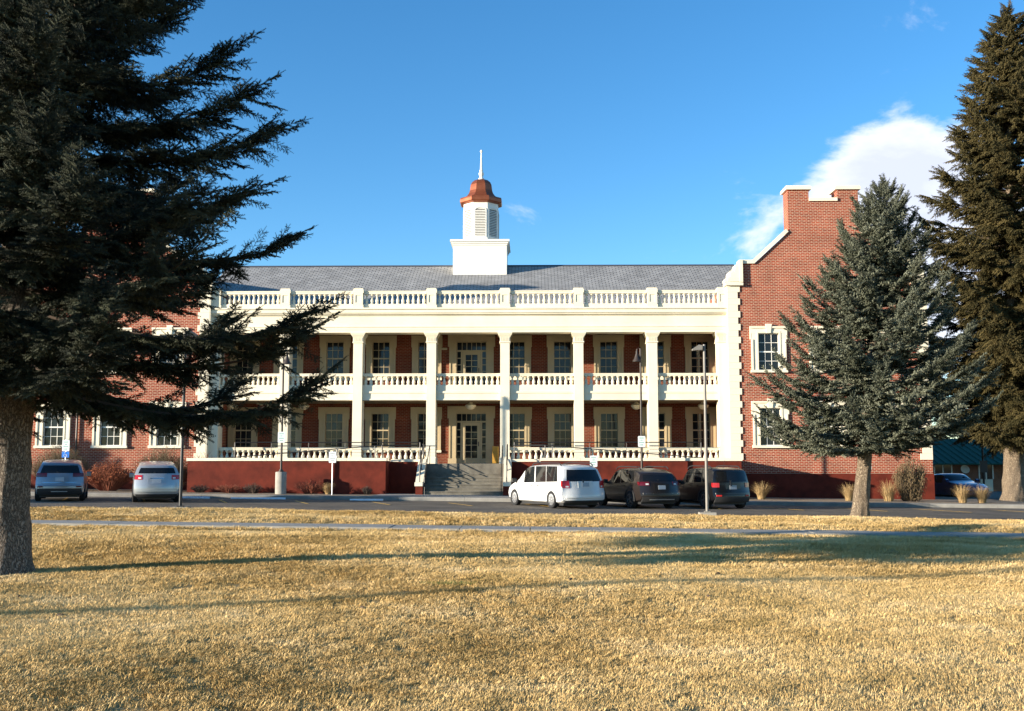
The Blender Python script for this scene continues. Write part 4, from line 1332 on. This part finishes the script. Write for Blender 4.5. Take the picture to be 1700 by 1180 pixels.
    ax = [(-p['wb'] / 2 + p['wo'], s) for s in (1, -1)] + [(p['wb'] / 2 + p['wo'], s) for s in (1, -1)]
    cut = MB()
    for x, s in ax:
        b0 = len(cut.v); seg = 24
        for yy in (s * (W / 2 + 0.1), s * (W / 2 - 0.32)):
            for k in range(seg):
                a = 2 * math.pi * k / seg
                cut.v.append((x + (wr + 0.055) * math.cos(a), yy, wr + (wr + 0.055) * math.sin(a)))
        cut.f.append(tuple(b0 + k for k in range(seg))); cut.f.append(tuple(b0 + seg + k for k in reversed(range(seg))))
        for k in range(seg): cut.f.append((b0 + k, b0 + seg + k, b0 + seg + (k + 1) % seg, b0 + (k + 1) % seg))
    cme = cut.mesh('wheel_well_cut', PLASTIC)
    co = bpy.data.objects.new('wheel_well_cut', cme); col.objects.link(co)
    body.data.materials.append(CARGLASS); body.data.materials.append(PLASTIC)
    gset = set(tuple(sorted(f)) for g in G.values() for f in g)
    # paint the glazed faces of the shell dark: the panes lie just outside them
    used = sorted({v for f in allf for v in f}); mp = {v: k for k, v in enumerate(used)}
    gl = set(tuple(sorted(mp[v] for v in f)) for g in G.values() for f in g)
    for pl in body.data.polygons:
        if tuple(sorted(pl.vertices)) in gl: pl.material_index = 1
    md = body.modifiers.new('wells', 'BOOLEAN'); md.operation = 'DIFFERENCE'; md.object = co; md.solver = 'EXACT'
    try: md.material_mode = 'TRANSFER'
    except Exception: pass
    dg = bpy.context.evaluated_depsgraph_get(); dg.update()
    nm = bpy.data.meshes.new_from_object(body.evaluated_get(dg))
    body.modifiers.clear(); body.data = nm
    bpy.data.objects.remove(co)
    # panes set slightly proud of the shell
    for (kind, k, s), faces in G.items():
        o = sub(kind, faces, CARGLASS)
        me = o.data
        cen = Vector((0, 0, 0.8))
        nrm = [v.normal.copy() for v in me.vertices]
        for v, nn in zip(me.vertices, nrm):
            out = nn if nn.dot(v.co - Vector((v.co.x * 0.6, 0, 0.7))) > 0 else -nn
            v.co += out * 0.006
        # shrink a little so that the painted pillars show round each pane
        c0 = sum((v.co for v in me.vertices), Vector()) / len(me.vertices)
        for v in me.vertices:
            d = v.co - c0
            v.co = c0 + Vector((d.x * (0.98 if kind == 'side_window' else 1.0), d.y * (0.96 if kind != 'side_window' else 1.0), d.z * 0.93))
    # wheels
    tyre = MB()
    pr = [(wr * 0.66, -0.10), (wr * 0.93, -0.11), (wr, -0.08), (wr, 0.08), (wr * 0.93, 0.11), (wr * 0.66, 0.10)]
    tyre.lathe(pr + [(wr * 0.64, 0.0), pr[0]], 28, caps=False)
    tme = tyre.mesh('tyre', TYRE, True)
    rm = MB()
    rm.lathe([(wr * 0.67, 0.03), (wr * 0.67, 0.095), (wr * 0.60, 0.10), (wr * 0.58, 0.05)], 28, caps=False)
    for k in range(p['spokes']):
        a = 2 * math.pi * k / p['spokes']; ca, sa = math.cos(a), math.sin(a); hw = 0.028
        b0 = len(rm.v)
        for rr, zz, ww in ((wr * 0.10, 0.085, hw * 1.2), (wr * 0.63, 0.092, hw)):
            for sgn in (-1, 1):
                for z2 in (zz, zz - 0.04): rm.v.append((rr * ca - sgn * ww * sa, rr * sa + sgn * ww * ca, z2))
        rm.f += [(b0, b0 + 2, b0 + 6, b0 + 4), (b0, b0 + 4, b0 + 5, b0 + 1), (b0 + 2, b0 + 3, b0 + 7, b0 + 6), (b0 + 1, b0 + 5, b0 + 7, b0 + 3)]
    rm.lathe([(wr * 0.16, 0.05), (wr * 0.16, 0.095), (wr * 0.08, 0.105)], 12)
    rme = rm.mesh('rim', p['rim'], True)
    dme = MB().lathe([(wr * 0.60, 0.045), (wr * 0.3, 0.035), (wr * 0.02, 0.03)], 20, caps=False).mesh('wheel_dish', RIM_DK if p['rim'] is RIM else PLASTIC)  # dark dish added behind the spokes so that they stand out
    for x, s in ax:
        w_ = bpy.data.objects.new('wheel', None); col.objects.link(w_); w_.parent = car
        w_.location = (x, s * tr, wr); w_.rotation_euler.x = -s * math.pi / 2
        link('tyre', tme, w_); link('rim', rme, w_); link('wheel_dish', dme, w_)
        if p.get('clad'):
            b = MB(); seg = 20; prev = None
            for k in range(seg + 1):
                a = math.pi * (1.04 - 1.08 * k / seg)
                ring = [len(b.v) + q for q in range(4)]
                for rr, yy in ((wr + 0.05, 0.0), (wr + 0.125, 0.0), (wr + 0.125, 0.03), (wr + 0.05, 0.03)):
                    b.v.append((x + rr * math.cos(a), s * (W / 2 - 0.018 + yy), wr + rr * math.sin(a)))
                if prev:
                    for q in range(4): b.f.append((prev[q], prev[(q + 1) % 4], ring[(q + 1) % 4], ring[q]))
                prev = ring
            b.build('arch_cladding', PLASTIC, car)

    # patches that follow the rear surface
    def rear_patch(name_, y0, y1, z0, z1, m, out=0.012, ny=5, nz=3, parent=car):
        b = MB()
        g = [[None] * (nz + 1) for _ in range(ny + 1)]; h = [[None] * (nz + 1) for _ in range(ny + 1)]
        for a in range(ny + 1):
            for c in range(nz + 1):
                y = y0 + (y1 - y0) * a / ny; z = z0 + (z1 - z0) * c / nz
                g[a][c] = len(b.v); b.v.append((xrear(z, y) - out, y, z)); h[a][c] = len(b.v); b.v.append((xrear(z, y) + 0.04, y, z))
        for a in range(ny):
            for c in range(nz):
                b.f.append((g[a][c], g[a][c + 1], g[a + 1][c + 1], g[a + 1][c]))
        for a in range(ny):
            for c in (0, nz): b.f.append((g[a][c], g[a + 1][c], h[a + 1][c], h[a][c]))
        for c in range(nz):
            for a in (0, ny): b.f.append((g[a][c], g[a][c + 1], h[a][c + 1], h[a][c]))
        return b.build(name_, m, parent, True)
    for s in (1, -1):
        y0, y1, z0, z1 = p['tl']
        wz = halfw(0.0) * 0.985
        o = rear_patch('tail_light', s * y0, s * min(y1, wz), z0, z1, p['tlm'], 0.014)
        b = MB()                                            # the lamp wraps round to the side
        for q in range(4):
            f0, f1 = q / 4, (q + 1) / 4
            xs_ = [xrear(z0, wz) + p['tw'] * f for f in (f0, f1)]
            za = [z0 + (z1 - z0) * 0.22 * f for f in (f0, f1)]
            k = len(b.v)
            for xx, z_ in zip(xs_, za): b.v += [(xx, s * (wz + 0.012), z_), (xx, s * (wz + 0.012), z1)]
            b.f.append((k, k + 1, k + 3, k + 2))
        b.build('tail_light_side', p['tlm'], o)
        if p.get('clear'): rear_patch('reversing_light', s * (y0 + 0.04), s * (y0 + 0.15), z0 + 0.03, z0 + 0.09, CLEARL, 0.018, 2, 1)
        mx_ = p['ws'][1] - 0.06
        xm = -L / 2 + L * mx_
        b = MB(); b.prism([(xm - 0.02, 0.98), (xm + 0.12, 0.98), (xm + 0.14, 1.10), (xm + 0.02, 1.15), (xm - 0.02, 1.12)], *sorted((s * (W / 2 - 0.04), s * (W / 2 + 0.14))), 'y')
        b.box(xm + 0.02, xm + 0.09, *sorted((s * (W / 2 - 0.1), s * (W / 2 + 0.03))), 0.99, 1.03)
        b.build('wing_mirror', p.get('mirror', paint), car)
        for t in p['handles']:
            xh = -L / 2 + L * t
            MB().box(xh - 0.09, xh + 0.09, *sorted((s * (W / 2 - 0.03), s * (W / 2 + 0.012))), 0.0, 0.03).build('door_handle', p.get('mirror', paint), car, loc=(0, 0, interp(p['belt'], t) - 0.14))
    for s in (1, -1):
        for t in p.get('seams', (0.245, 0.425, 0.60)):
            xh = -L / 2 + L * t
            zt_ = interp(p['belt'], t)
            b = MB(); prev = None
            for q in range(7):
                z = cl + 0.16 + (zt_ - cl - 0.2) * q / 6; w_ = None
                sec = sect(t); w_ = float(np.interp(z, [e[1] for e in sec[1:8]], [e[0] for e in sec[1:8]]))
                k = len(b.v); b.v += [(xh - 0.007, s * (w_ + 0.003), z), (xh + 0.007, s * (w_ + 0.003), z)]
                if prev is not None: b.f.append((prev, prev + 1, k + 1, k))
                prev = k
            b.build('door_seam', PLASTIC, car)
    rear_patch('licence_plate', -0.16, 0.16, p['plate'], p['plate'] + 0.16, PLATE, 0.022)
    rear_patch('plate_recess', -0.34, 0.34, p['plate'] - 0.05, p['plate'] + 0.21, p.get('recess', paint), 0.010)
    rear_patch('lower_bumper', -W / 2 * 0.88, W / 2 * 0.88, cl + 0.02, p['bump'], PLASTIC, 0.016, 10, 2)
    rear_patch('bumper_step', -W / 2 * 0.86, W / 2 * 0.86, p['bump'] + 0.10, p['bump'] + 0.16, p.get('stepm', paint), 0.03, 10, 1)
    for (y0, y1, z0, z1, m) in p.get('strips', []): rear_patch('trim_strip', y0, y1, z0, z1, m, 0.02)
    MB().box(-0.5, 0.5, -W / 2 * 0.8, W / 2 * 0.8, cl - 0.08, cl + 0.05).build('underbody', PLASTIC, car).scale = (L * 0.82, 1, 1)
    if p.get('rails'):
        for s in (1, -1):
            yy = s * (W / 2 - p['tumble'] - 0.12)
            x0, x1 = -L * 0.36, L * 0.10
            MB().tube([(x0, yy, H - 0.05), (x0 + 0.15, yy, H + 0.045), (0, yy, H + 0.06), (x1 - 0.15, yy, H + 0.03), (x1, yy, H - 0.06)], 0.024, 6).build('roof_rail', PLASTIC, car, True)
    if p.get('antenna'):
        MB().tube([(-L * 0.38, 0.2, H - 0.05), (-L * 0.42, 0.2, H + 0.28)], 0.006, 5).build('antenna', PLASTIC, car)
    MB().box(-0.22, 0.02, -0.035, 0.035, 0, 0.022).build('wiper', PLASTIC, car, loc=(xrear(p['belt'][0][1] + 0.05, 0) - 0.005, 0.1, p['belt'][0][1] + 0.04)).rotation_euler.y = R(-80)
    return car


def paintm(name, c, met=0.0, rough=0.28, coat=0.6): return mat(name, c, rough, metal=met, coat=coat, var=0.04, nscale=1.5)


def park(ax_x, ax_y, p, head=HEAD):
    """ax: middle of the rear axle on the ground"""
    d = p['wb'] / 2 - p['wo']
    x, y = ax_x - math.sin(head) * d, ax_y + math.cos(head) * d
    return (x, y, gz(x) - 0.03), math.pi / 2 + head


van = dict(L=5.14, W=2.0, H=1.73, wb=3.08, wo=0.06, wr=0.345, cl=0.20, tumble=0.15, spokes=10, rim=RIM,
           top=[(0, 1.58), (0.02, 1.66), (0.08, 1.715), (0.3, 1.73), (0.55, 1.715), (0.66, 1.66), (0.72, 1.56), (0.845, 1.12), (0.90, 1.04), (0.97, 0.90), (1, 0.72)],
           belt=[(0, 1.06), (0.5, 1.0), (0.8, 0.96), (1, 0.8)],
           rear=[(0.2, 0.10), (0.35, 0.0), (0.62, 0.0), (0.70, 0.07), (1.05, 0.11), (1.55, 0.36), (1.75, 0.46)], front=[(0.2, 0.1), (0.5, 0.0), (0.75, 0.05), (1.0, 0.2)],
           win=[(0.085, 0.285), (0.292, 0.495), (0.515, 0.72)], ws=(0.70, 0.845), tl=(0.70, 1.0, 0.80, 1.09), tw=0.14, tlm=REDL, clear=True, handles=(0.42, 0.52), plate=0.86, bump=0.32, mirror=PLASTIC, rails=True)
sub_ = dict(L=4.85, W=1.87, H=1.62, wb=2.745, wo=0.05, wr=0.36, cl=0.27, tumble=0.19, spokes=5, rim=RIM_DK,
            top=[(0, 1.42), (0.03, 1.50), (0.12, 1.58), (0.32, 1.62), (0.50, 1.60), (0.58, 1.54), (0.72, 1.12), (0.80, 1.05), (0.93, 0.95), (1, 0.74)],
            belt=[(0, 1.10), (0.5, 1.0), (0.72, 0.98), (1, 0.8)],
            rear=[(0.2, 0.16), (0.4, 0.03), (0.62, 0.0), (0.72, 0.06), (1.05, 0.12), (1.45, 0.46), (1.6, 0.60)], front=[(0.2, 0.12), (0.5, 0.0), (0.75, 0.06), (1.0, 0.25)],
            win=[(0.12, 0.23), (0.245, 0.41), (0.435, 0.60)], ws=(0.585, 0.72), tl=(0.52, 1.0, 0.93, 1.08), tw=0.20, tlm=REDD, clear=True, handles=(0.33, 0.47), plate=0.78, bump=0.48, clad=True, rails=True,
            strips=[(-0.7, 0.7, 0.60, 0.625, CHROME), (-0.55, 0.55, 0.36, 0.40, GALV)])
jeep = dict(L=4.24, W=1.80, H=1.68, wb=2.57, wo=0.04, wr=0.36, cl=0.26, tumble=0.12, spokes=5, rim=RIM_DK,
            top=[(0, 1.58), (0.03, 1.64), (0.12, 1.675), (0.40, 1.68), (0.56, 1.64), (0.60, 1.58), (0.71, 1.16), (0.76, 1.10), (0.95, 1.02), (1, 0.80)],
            belt=[(0, 1.10), (0.5, 1.06), (0.72, 1.04), (1, 0.9)],
            rear=[(0.2, 0.12), (0.4, 0.0), (0.65, 0.0), (0.75, 0.07), (1.1, 0.09), (1.6, 0.22), (1.7, 0.30)], front=[(0.2, 0.1), (0.5, 0.0), (0.9, 0.04), (1.1, 0.15)],
            win=[(0.10, 0.21), (0.24, 0.41), (0.435, 0.60)], ws=(0.60, 0.71), tl=(0.60, 0.88, 0.88, 1.06), tw=0.05, tlm=REDL, handles=(0.33, 0.47), plate=0.80, bump=0.50, clad=True, rails=True, antenna=True,
            strips=[(0.55, 0.75, 0.52, 0.58, REDL), (-0.75, -0.55, 0.52, 0.58, REDL)])
crv = dict(L=4.62, W=1.86, H=1.68, wb=2.66, wo=0.06, wr=0.355, cl=0.24, tumble=0.19, spokes=5, rim=RIM_DK,
           top=[(0, 1.50), (0.03, 1.58), (0.12, 1.65), (0.32, 1.68), (0.48, 1.66), (0.56, 1.60), (0.72, 1.14), (0.80, 1.06), (0.94, 0.96), (1, 0.76)],
           belt=[(0, 1.13), (0.5, 1.02), (0.72, 0.99), (1, 0.85)],
           rear=[(0.2, 0.15), (0.4, 0.02), (0.62, 0.0), (0.75, 0.05), (1.1, 0.12), (1.5, 0.40), (1.65, 0.52)], front=[(0.2, 0.12), (0.5, 0.0), (0.8, 0.05), (1.0, 0.22)],
           win=[(0.11, 0.22), (0.24, 0.41), (0.435, 0.59)], ws=(0.57, 0.72), tl=(0.48, 1.0, 0.98, 1.13), tw=0.16, tlm=REDD, handles=(0.33, 0.47), plate=0.80, bump=0.52,
           strips=[(-0.62, 0.62, 0.74, 0.765, CHROME), (0.62, 0.82, 0.56, 0.61, REDD), (-0.82, -0.62, 0.56, 0.61, REDD), (-0.3, 0.3, 0.38, 0.41, GALV)])
rogue = dict(L=4.64, W=1.80, H=1.66, wb=2.69, wo=0.05, wr=0.345, cl=0.22, tumble=0.21, spokes=6, rim=RIM,
             top=[(0, 1.45), (0.03, 1.53), (0.12, 1.62), (0.32, 1.66), (0.48, 1.64), (0.56, 1.58), (0.73, 1.10), (0.80, 1.03), (0.94, 0.92), (1, 0.72)],
             belt=[(0, 1.16), (0.5, 1.02), (0.72, 0.98), (1, 0.82)],
             rear=[(0.2, 0.12), (0.4, 0.0), (0.68, 0.0), (0.78, 0.05), (1.1, 0.12), (1.5, 0.42), (1.65, 0.55)], front=[(0.2, 0.12), (0.5, 0.0), (0.8, 0.06), (1.0, 0.25)],
             win=[(0.12, 0.22), (0.24, 0.41), (0.435, 0.60)], ws=(0.57, 0.73), tl=(0.56, 1.0, 0.92, 1.10), tw=0.24, tlm=REDL, clear=True, handles=(0.33, 0.47), plate=0.78, bump=0.34,
             strips=[(-0.26, 0.26, 0.955, 0.985, CHROME)])
VAN_P = paintm('white_car_paint', (0.66, 0.66, 0.64)); SUB_P = paintm('dark_grey_brown_paint', (0.022, 0.017, 0.015), 0.2, 0.3, 0.25); JEEP_P = paintm('black_car_paint', (0.004, 0.004, 0.005), 0.0, 0.3, 0.25)
CRV_P = paintm('silver_blue_paint', (0.22, 0.24, 0.27), 0.55); ROG_P = paintm('light_silver_paint', (0.42, 0.43, 0.43), 0.45); BLUE_C = paintm('blue_car_paint', (0.012, 0.03, 0.13), 0.3)
a, b_ = park(1.68, 42.5, van, R(29)); make_car('minivan', 'white minivan parked right of the entrance steps', VAN_P, van, a, b_)
a, b_ = park(4.85, 43.1, sub_); make_car('station_wagon', 'dark grey-brown wagon with roof rails between white minivan and black SUV', SUB_P, sub_, a, b_)
a, b_ = park(7.90, 43.7, jeep); make_car('compact_suv', 'boxy black SUV parked behind the grey lamp post', JEEP_P, jeep, a, b_)
a, b_ = park(-19.17, 42.9, crv); make_car('crossover', 'dark silver crossover beside the big spruce trunk, under the wheelchair sign', CRV_P, crv, a, b_)
a, b_ = park(-15.27, 42.95, rogue); make_car('crossover', 'light silver crossover with red tail lights beside the thin black lamp post', ROG_P, rogue, a, b_)
sedan = dict(crv); sedan.update(L=4.7, W=1.84, H=1.46, top=[(0, 1.0), (0.06, 1.06), (0.14, 1.10), (0.26, 1.36), (0.36, 1.45), (0.52, 1.45), (0.58, 1.40), (0.72, 1.02), (0.80, 0.98), (0.94, 0.86), (1, 0.66)],
                               belt=[(0, 0.92), (0.5, 0.92), (1, 0.8)], cl=0.18, wr=0.33, tl=(0.5, 1.0, 0.75, 0.9), plate=0.5, bump=0.3, strips=[], rear=[(0.2, 0.1), (0.4, 0.0), (0.9, 0.03), (1.1, 0.1)], win=[(0.27, 0.40), (0.42, 0.58)])
make_car('sedan', 'dark blue sedan facing the lawn beyond the tan grass clumps', BLUE_C, sedan, (24.6, 62.0, gz(24.6) - 0.02), R(-90 + 12), 'cars beyond the right wing')
make_car('sedan', 'bright blue car mostly hidden behind the pale right-hand trunk', paintm('bright_blue_paint', (0.03, 0.10, 0.34), 0.2), sedan, (30.1, 62.5, gz(30) - 0.02), R(-90 + 12), 'cars beyond the right wing')

# ------------------------------------------------------------------ far low building with green roof
fb = thing('low_building', 'low brown brick building with green metal roof far right behind the trees', 'building', (38.0, 86.0, gz(38) - 0.1))
MB().box(-10, 22, 0.3, 12, -0.3, 2.5).build('wall', BROWN_BRICK, fb)
MB().prism([(-1.2, 2.25), (6, 4.4), (13, 2.25), (13, 2.15), (-1.2, 2.15)], -11, 23, 'x').build('roof', GREEN_ROOF, fb)
seam = MB().prism([(-1.22, 2.26), (6, 4.42), (6, 4.47), (-1.22, 2.31)], -0.02, 0.02, 'x').mesh('roof_seam', GREEN_ROOF)
for k in range(56): link('roof_seam', seam, fb, (-10.9 + k * 0.6, 0, 0.0))
def far_window(x0, x1, n, z0=0.15):
    f = MB()
    for k in range(n + 1):
        x = x0 + (x1 - x0) * k / n; f.box(x - 0.05, x + 0.05, 0.18, 0.3, z0, 2.15)
    w_ = f.build('window', WHITE, fb)
    for k in range(n):
        xa = x0 + (x1 - x0) * k / n + 0.052; xb = x0 + (x1 - x0) * (k + 1) / n - 0.052
        MB().box(xa, xb, 0.22, 0.298, z0, 2.15).build('pane', GLASS, w_)
far_window(-9.5, -3.9, 8); far_window(-1.7, -0.6, 2, 1.0); far_window(4.5, 9.0, 4); far_window(11, 13, 2)
MB().box(-1.65, -0.65, 0.16, 0.298, 0.0, 0.99).build('door_panel', CREAM, fb)
MB().box(-3.8, -1.8, 0.2, 0.298, 0.0, 2.1).build('wood_panel', mat('brown_panel', (0.24, 0.10, 0.055), 0.8, 0.15, 3), fb)
dish = MB(); dish.lathe([(0.02, 0), (0.3, 0.06), (0.36, 0.12), (0.30, 0.10)], 14); o = dish.build('light_dish', WHITE, fb, True, (-2.9, 0.1, 1.75)); o.rotation_euler.x = R(70)
sp_ = thing('sign_post', 'black post with small dark sign beside the blue sedan', 'sign', (27.2, 64, gz(27.2)))
MB().lathe([(0.07, -0.1), (0.06, 4.2)], 8).build('post', BLACK, sp_); MB().box(-0.22, 0.22, -0.1, -0.06, 1.5, 2.2).build('panel', BLACK, sp_)

# ------------------------------------------------------------------ shrubs and grass clumps
def blades(n, h, spread, seed, w=0.008, arch=0.5):
    r = random.Random(seed); b = MB()
    for i in range(n):
        a = r.uniform(0, 6.28); q = spread * 0.25 * math.sqrt(r.random()); p = Vector((q * math.cos(a), q * math.sin(a), -0.02))
        o = Vector((math.cos(a + r.uniform(-.6, .6)), math.sin(a + r.uniform(-.6, .6)), 0)); hh = h * r.uniform(0.55, 1.1); out = spread * r.uniform(0.2, 1.0)
        sd = Vector((-o.y, o.x, 0)) * w
        prev = None
        for k in range(5):
            f = k / 4
            c = p + o * out * f ** 1.8 + Vector((0, 0, hh * (f - arch * 0.35 * f ** 3 * out / max(spread, .01))))
            ww = sd * (1 - 0.8 * f)
            b.v += [tuple(c - ww), tuple(c + ww)]; k0 = len(b.v) - 2
            if prev is not None: b.f.append((prev, prev + 1, k0 + 1, k0))
            prev = k0
    return b


STRAW = mat('straw_grass', (0.30, 0.19, 0.08), 0.9, 0.0, 6, base2=(0.52, 0.37, 0.18), spec=0.2)
for i, (x, y, h, s, lab) in enumerate(((11.2, 51.6, 1.15, 0.55, 'tan fountain grass clump right behind the black SUV'), (15.3, 51.2, 1.15, 0.5, 'tan fountain grass clump just left of the middle spruce trunk'),
                                  (17.2, 51.2, 1.35, 0.6, 'tan fountain grass clump between spruce trunk and tall juniper'), (20.3, 50.2, 1.2, 0.5, 'tan fountain grass clump in front of the blue sedan, left one'),
                                  (21.3, 50.4, 1.15, 0.5, 'tan fountain grass clump in front of the blue sedan, right one'), (-17.1, 50.6, 0.85, 0.4, 'tan grass clump at the left end of the red ramp wall'),
                                  (-9.75, 50.75, 0.75, 0.32, 'straw tuft at the foot of the white parking sign'), (-24.6, 50.8, 0.8, 0.4, 'tan grass clump by the left wing behind the spruce trunk'))):
    o = blades(420, h * 0.8, s * 1.35, 100 + i, 0.006, 0.9).build('grass_clump', STRAW, None, False, (x, y, gs(x)))
    tag(o, lab, 'grass clump', 'ornamental grass clumps along the building')


def twig_bush(name, label, x, y, w, h, m, seed, n=420, leafy=0.0, lm=None, upright=0.6):
    r = random.Random(seed); t = thing(name, label, 'shrub', (x, y, gs(x)), 0, 'bare shrubs in the planting bed')
    b = MB(); lf = MB()
    for i in range(n):
        a = r.uniform(0, 6.28); q = math.sqrt(r.random())
        e = Vector((w * q * math.cos(a), w * 0.7 * q * math.sin(a), h * (1 - 0.45 * q * q) * r.uniform(0.55, 1.0)))
        p = Vector((e.x * 0.25, e.y * 0.25, -0.05)); mid = p.lerp(e, 0.55) + Vector((r.uniform(-.1, .1), r.uniform(-.1, .1), 0.1 * upright))
        b.tube([p, mid, e], [0.012, 0.008, 0.003], 3)
        for k in range(3):
            s0 = mid.lerp(e, r.random()); e2 = s0 + Vector((r.uniform(-.25, .25), r.uniform(-.25, .25), r.uniform(0.05, 0.35))) * (h / 1.8)
            b.tube([s0, e2], [0.006, 0.002], 3)
            for g in range(int(leafy)):
                c = s0.lerp(e2, r.random()); d = Vector((r.uniform(-1, 1), r.uniform(-1, 1), r.uniform(-.3, 1))).normalized() * 0.06; sd = d.cross(Vector((r.uniform(-1, 1), 1, .3))).normalized() * 0.02
                k0 = len(lf.v); lf.v += [tuple(c), tuple(c + d * .5 + sd), tuple(c + d), tuple(c + d * .5 - sd)]; lf.f.append((k0, k0 + 1, k0 + 2, k0 + 3))
    b.build('stems', m, t)
    if leafy: lf.build('leaves', lm, t)
    return t


TW1 = mat('olive_twigs', (0.13, 0.095, 0.05), 0.9, 0.25, 3); TW2 = mat('red_twigs', (0.20, 0.06, 0.03), 0.9, 0.3, 3)
RUST = mat('rust_leaves', (0.30, 0.085, 0.03), 0.9, 0.3, 5)
twig_bush('bare_shrub', 'olive-brown bare shrub at the wall behind the light silver crossover', -18.2, 52.0, 1.4, 2.3, TW1, 1, 800)
twig_bush('bare_shrub', 'olive-brown bare shrub at the wall above the dark silver crossover', -23.3, 52.0, 1.6, 2.3, TW1, 2, 800)
twig_bush('rust_shrub', 'rust-red low shrub between the two silver cars', -20.7, 51.6, 1.3, 1.5, TW2, 3, 420, 3, RUST)
twig_bush('bare_shrub', 'dark red-brown bare shrub right of the rust-red one', -16.4, 52.6, 1.1, 1.9, TW2, 4, 500)
JUN = mat('juniper_foliage', (0.085, 0.058, 0.026), 0.9, 0.0, 4, base2=(0.17, 0.12, 0.06))
jt = thing('juniper_shrub', 'tall ragged brown-green juniper at the foot of the right wing', 'shrub', (18.4, 51.6, gs(18.4)))
lf = MB(); r = random.Random(9); st = MB()
for i in range(70):
    a = r.uniform(0, 6.28); q = math.sqrt(r.random()); hh = 2.35 * (1 - 0.35 * q) * r.uniform(0.65, 1.0)
    e = Vector((0.78 * q * math.cos(a), 0.6 * q * math.sin(a), hh)); p = Vector((e.x * 0.45, e.y * 0.45, -0.05)); st.tube([p, e], [0.02, 0.005], 4)
    for g in range(120):
        f = r.uniform(0.04, 1.02); c = p.lerp(e, f) + Vector((r.gauss(0, .085), r.gauss(0, .085), 0)); d = Vector((r.uniform(-.5, .5), r.uniform(-.5, .5), 1)).normalized() * r.uniform(0.08, 0.17); sd = d.cross(Vector((r.uniform(-1, 1), r.uniform(-1, 1), 0))).normalized() * 0.014
        k0 = len(lf.v); lf.v += [tuple(c), tuple(c + d * .5 + sd), tuple(c + d), tuple(c + d * .5 - sd)]; lf.f.append((k0, k0 + 1, k0 + 2, k0 + 3))
st.build('stems', TWIG, jt); lf.build('foliage', JUN, jt)
for i, (x, w_, h) in enumerate(((-16.0, 0.5, 0.4), (-14.6, 0.7, 0.45), (-13.4, 0.6, 0.5), (-10.6, 0.9, 0.75), (-7.9, 0.3, 0.45))):
    twig_bush('low_shrub', ('small dark shrub at the foot of the red ramp wall, %s from the left' % ('first', 'second', 'third', 'fourth', 'fifth')[i]), x, 50.95, w_, h, TW2 if i % 2 else TWIG, 30 + i, 130)

# unseen pole added to the left for the faint shadow across the near lawn
fp = thing('shadow_pole', 'unseen grey pole left of the picture, added for its shadow on the lawn', 'pole', (-41.0, -3.6, gz(-41)))
MB().lathe([(0.30, -0.2), (0.30, 0.15), (0.19, 0.2), (0.16, 4), (0.13, 9.4)], 12).build('pole', GREY_METAL, fp, True)
MB().lathe([(0.0, 9.38), (0.14, 9.48), (0.14, 9.56), (0.0, 9.66)], 10).build('finial', GREY_METAL, fp, True)

GREENG = mat('green_grass', (0.10, 0.13, 0.03), 0.9, 0.3, 4)
r = random.Random(3); b = MB()
for i in range(420):
    a = r.uniform(0, 6.28); q = math.sqrt(r.random()); x, y = 0.42 * q * math.cos(a), 0.16 * q * math.sin(a); h = r.uniform(0.03, 0.075); k = len(b.v); e = r.uniform(-.03, .03)
    b.v += [(x - .003, y, 0), (x + .003, y, 0), (x + e, y + r.uniform(-.03, .03), h)]; b.f.append((k, k + 1, k + 2))
o = b.build('green_tuft', GREENG, None, False, (-1.15, 15.0, lawn_z(-1.15, 15.0))); tag(o, 'small patch of green grass in the dry lawn', 'grass patch')
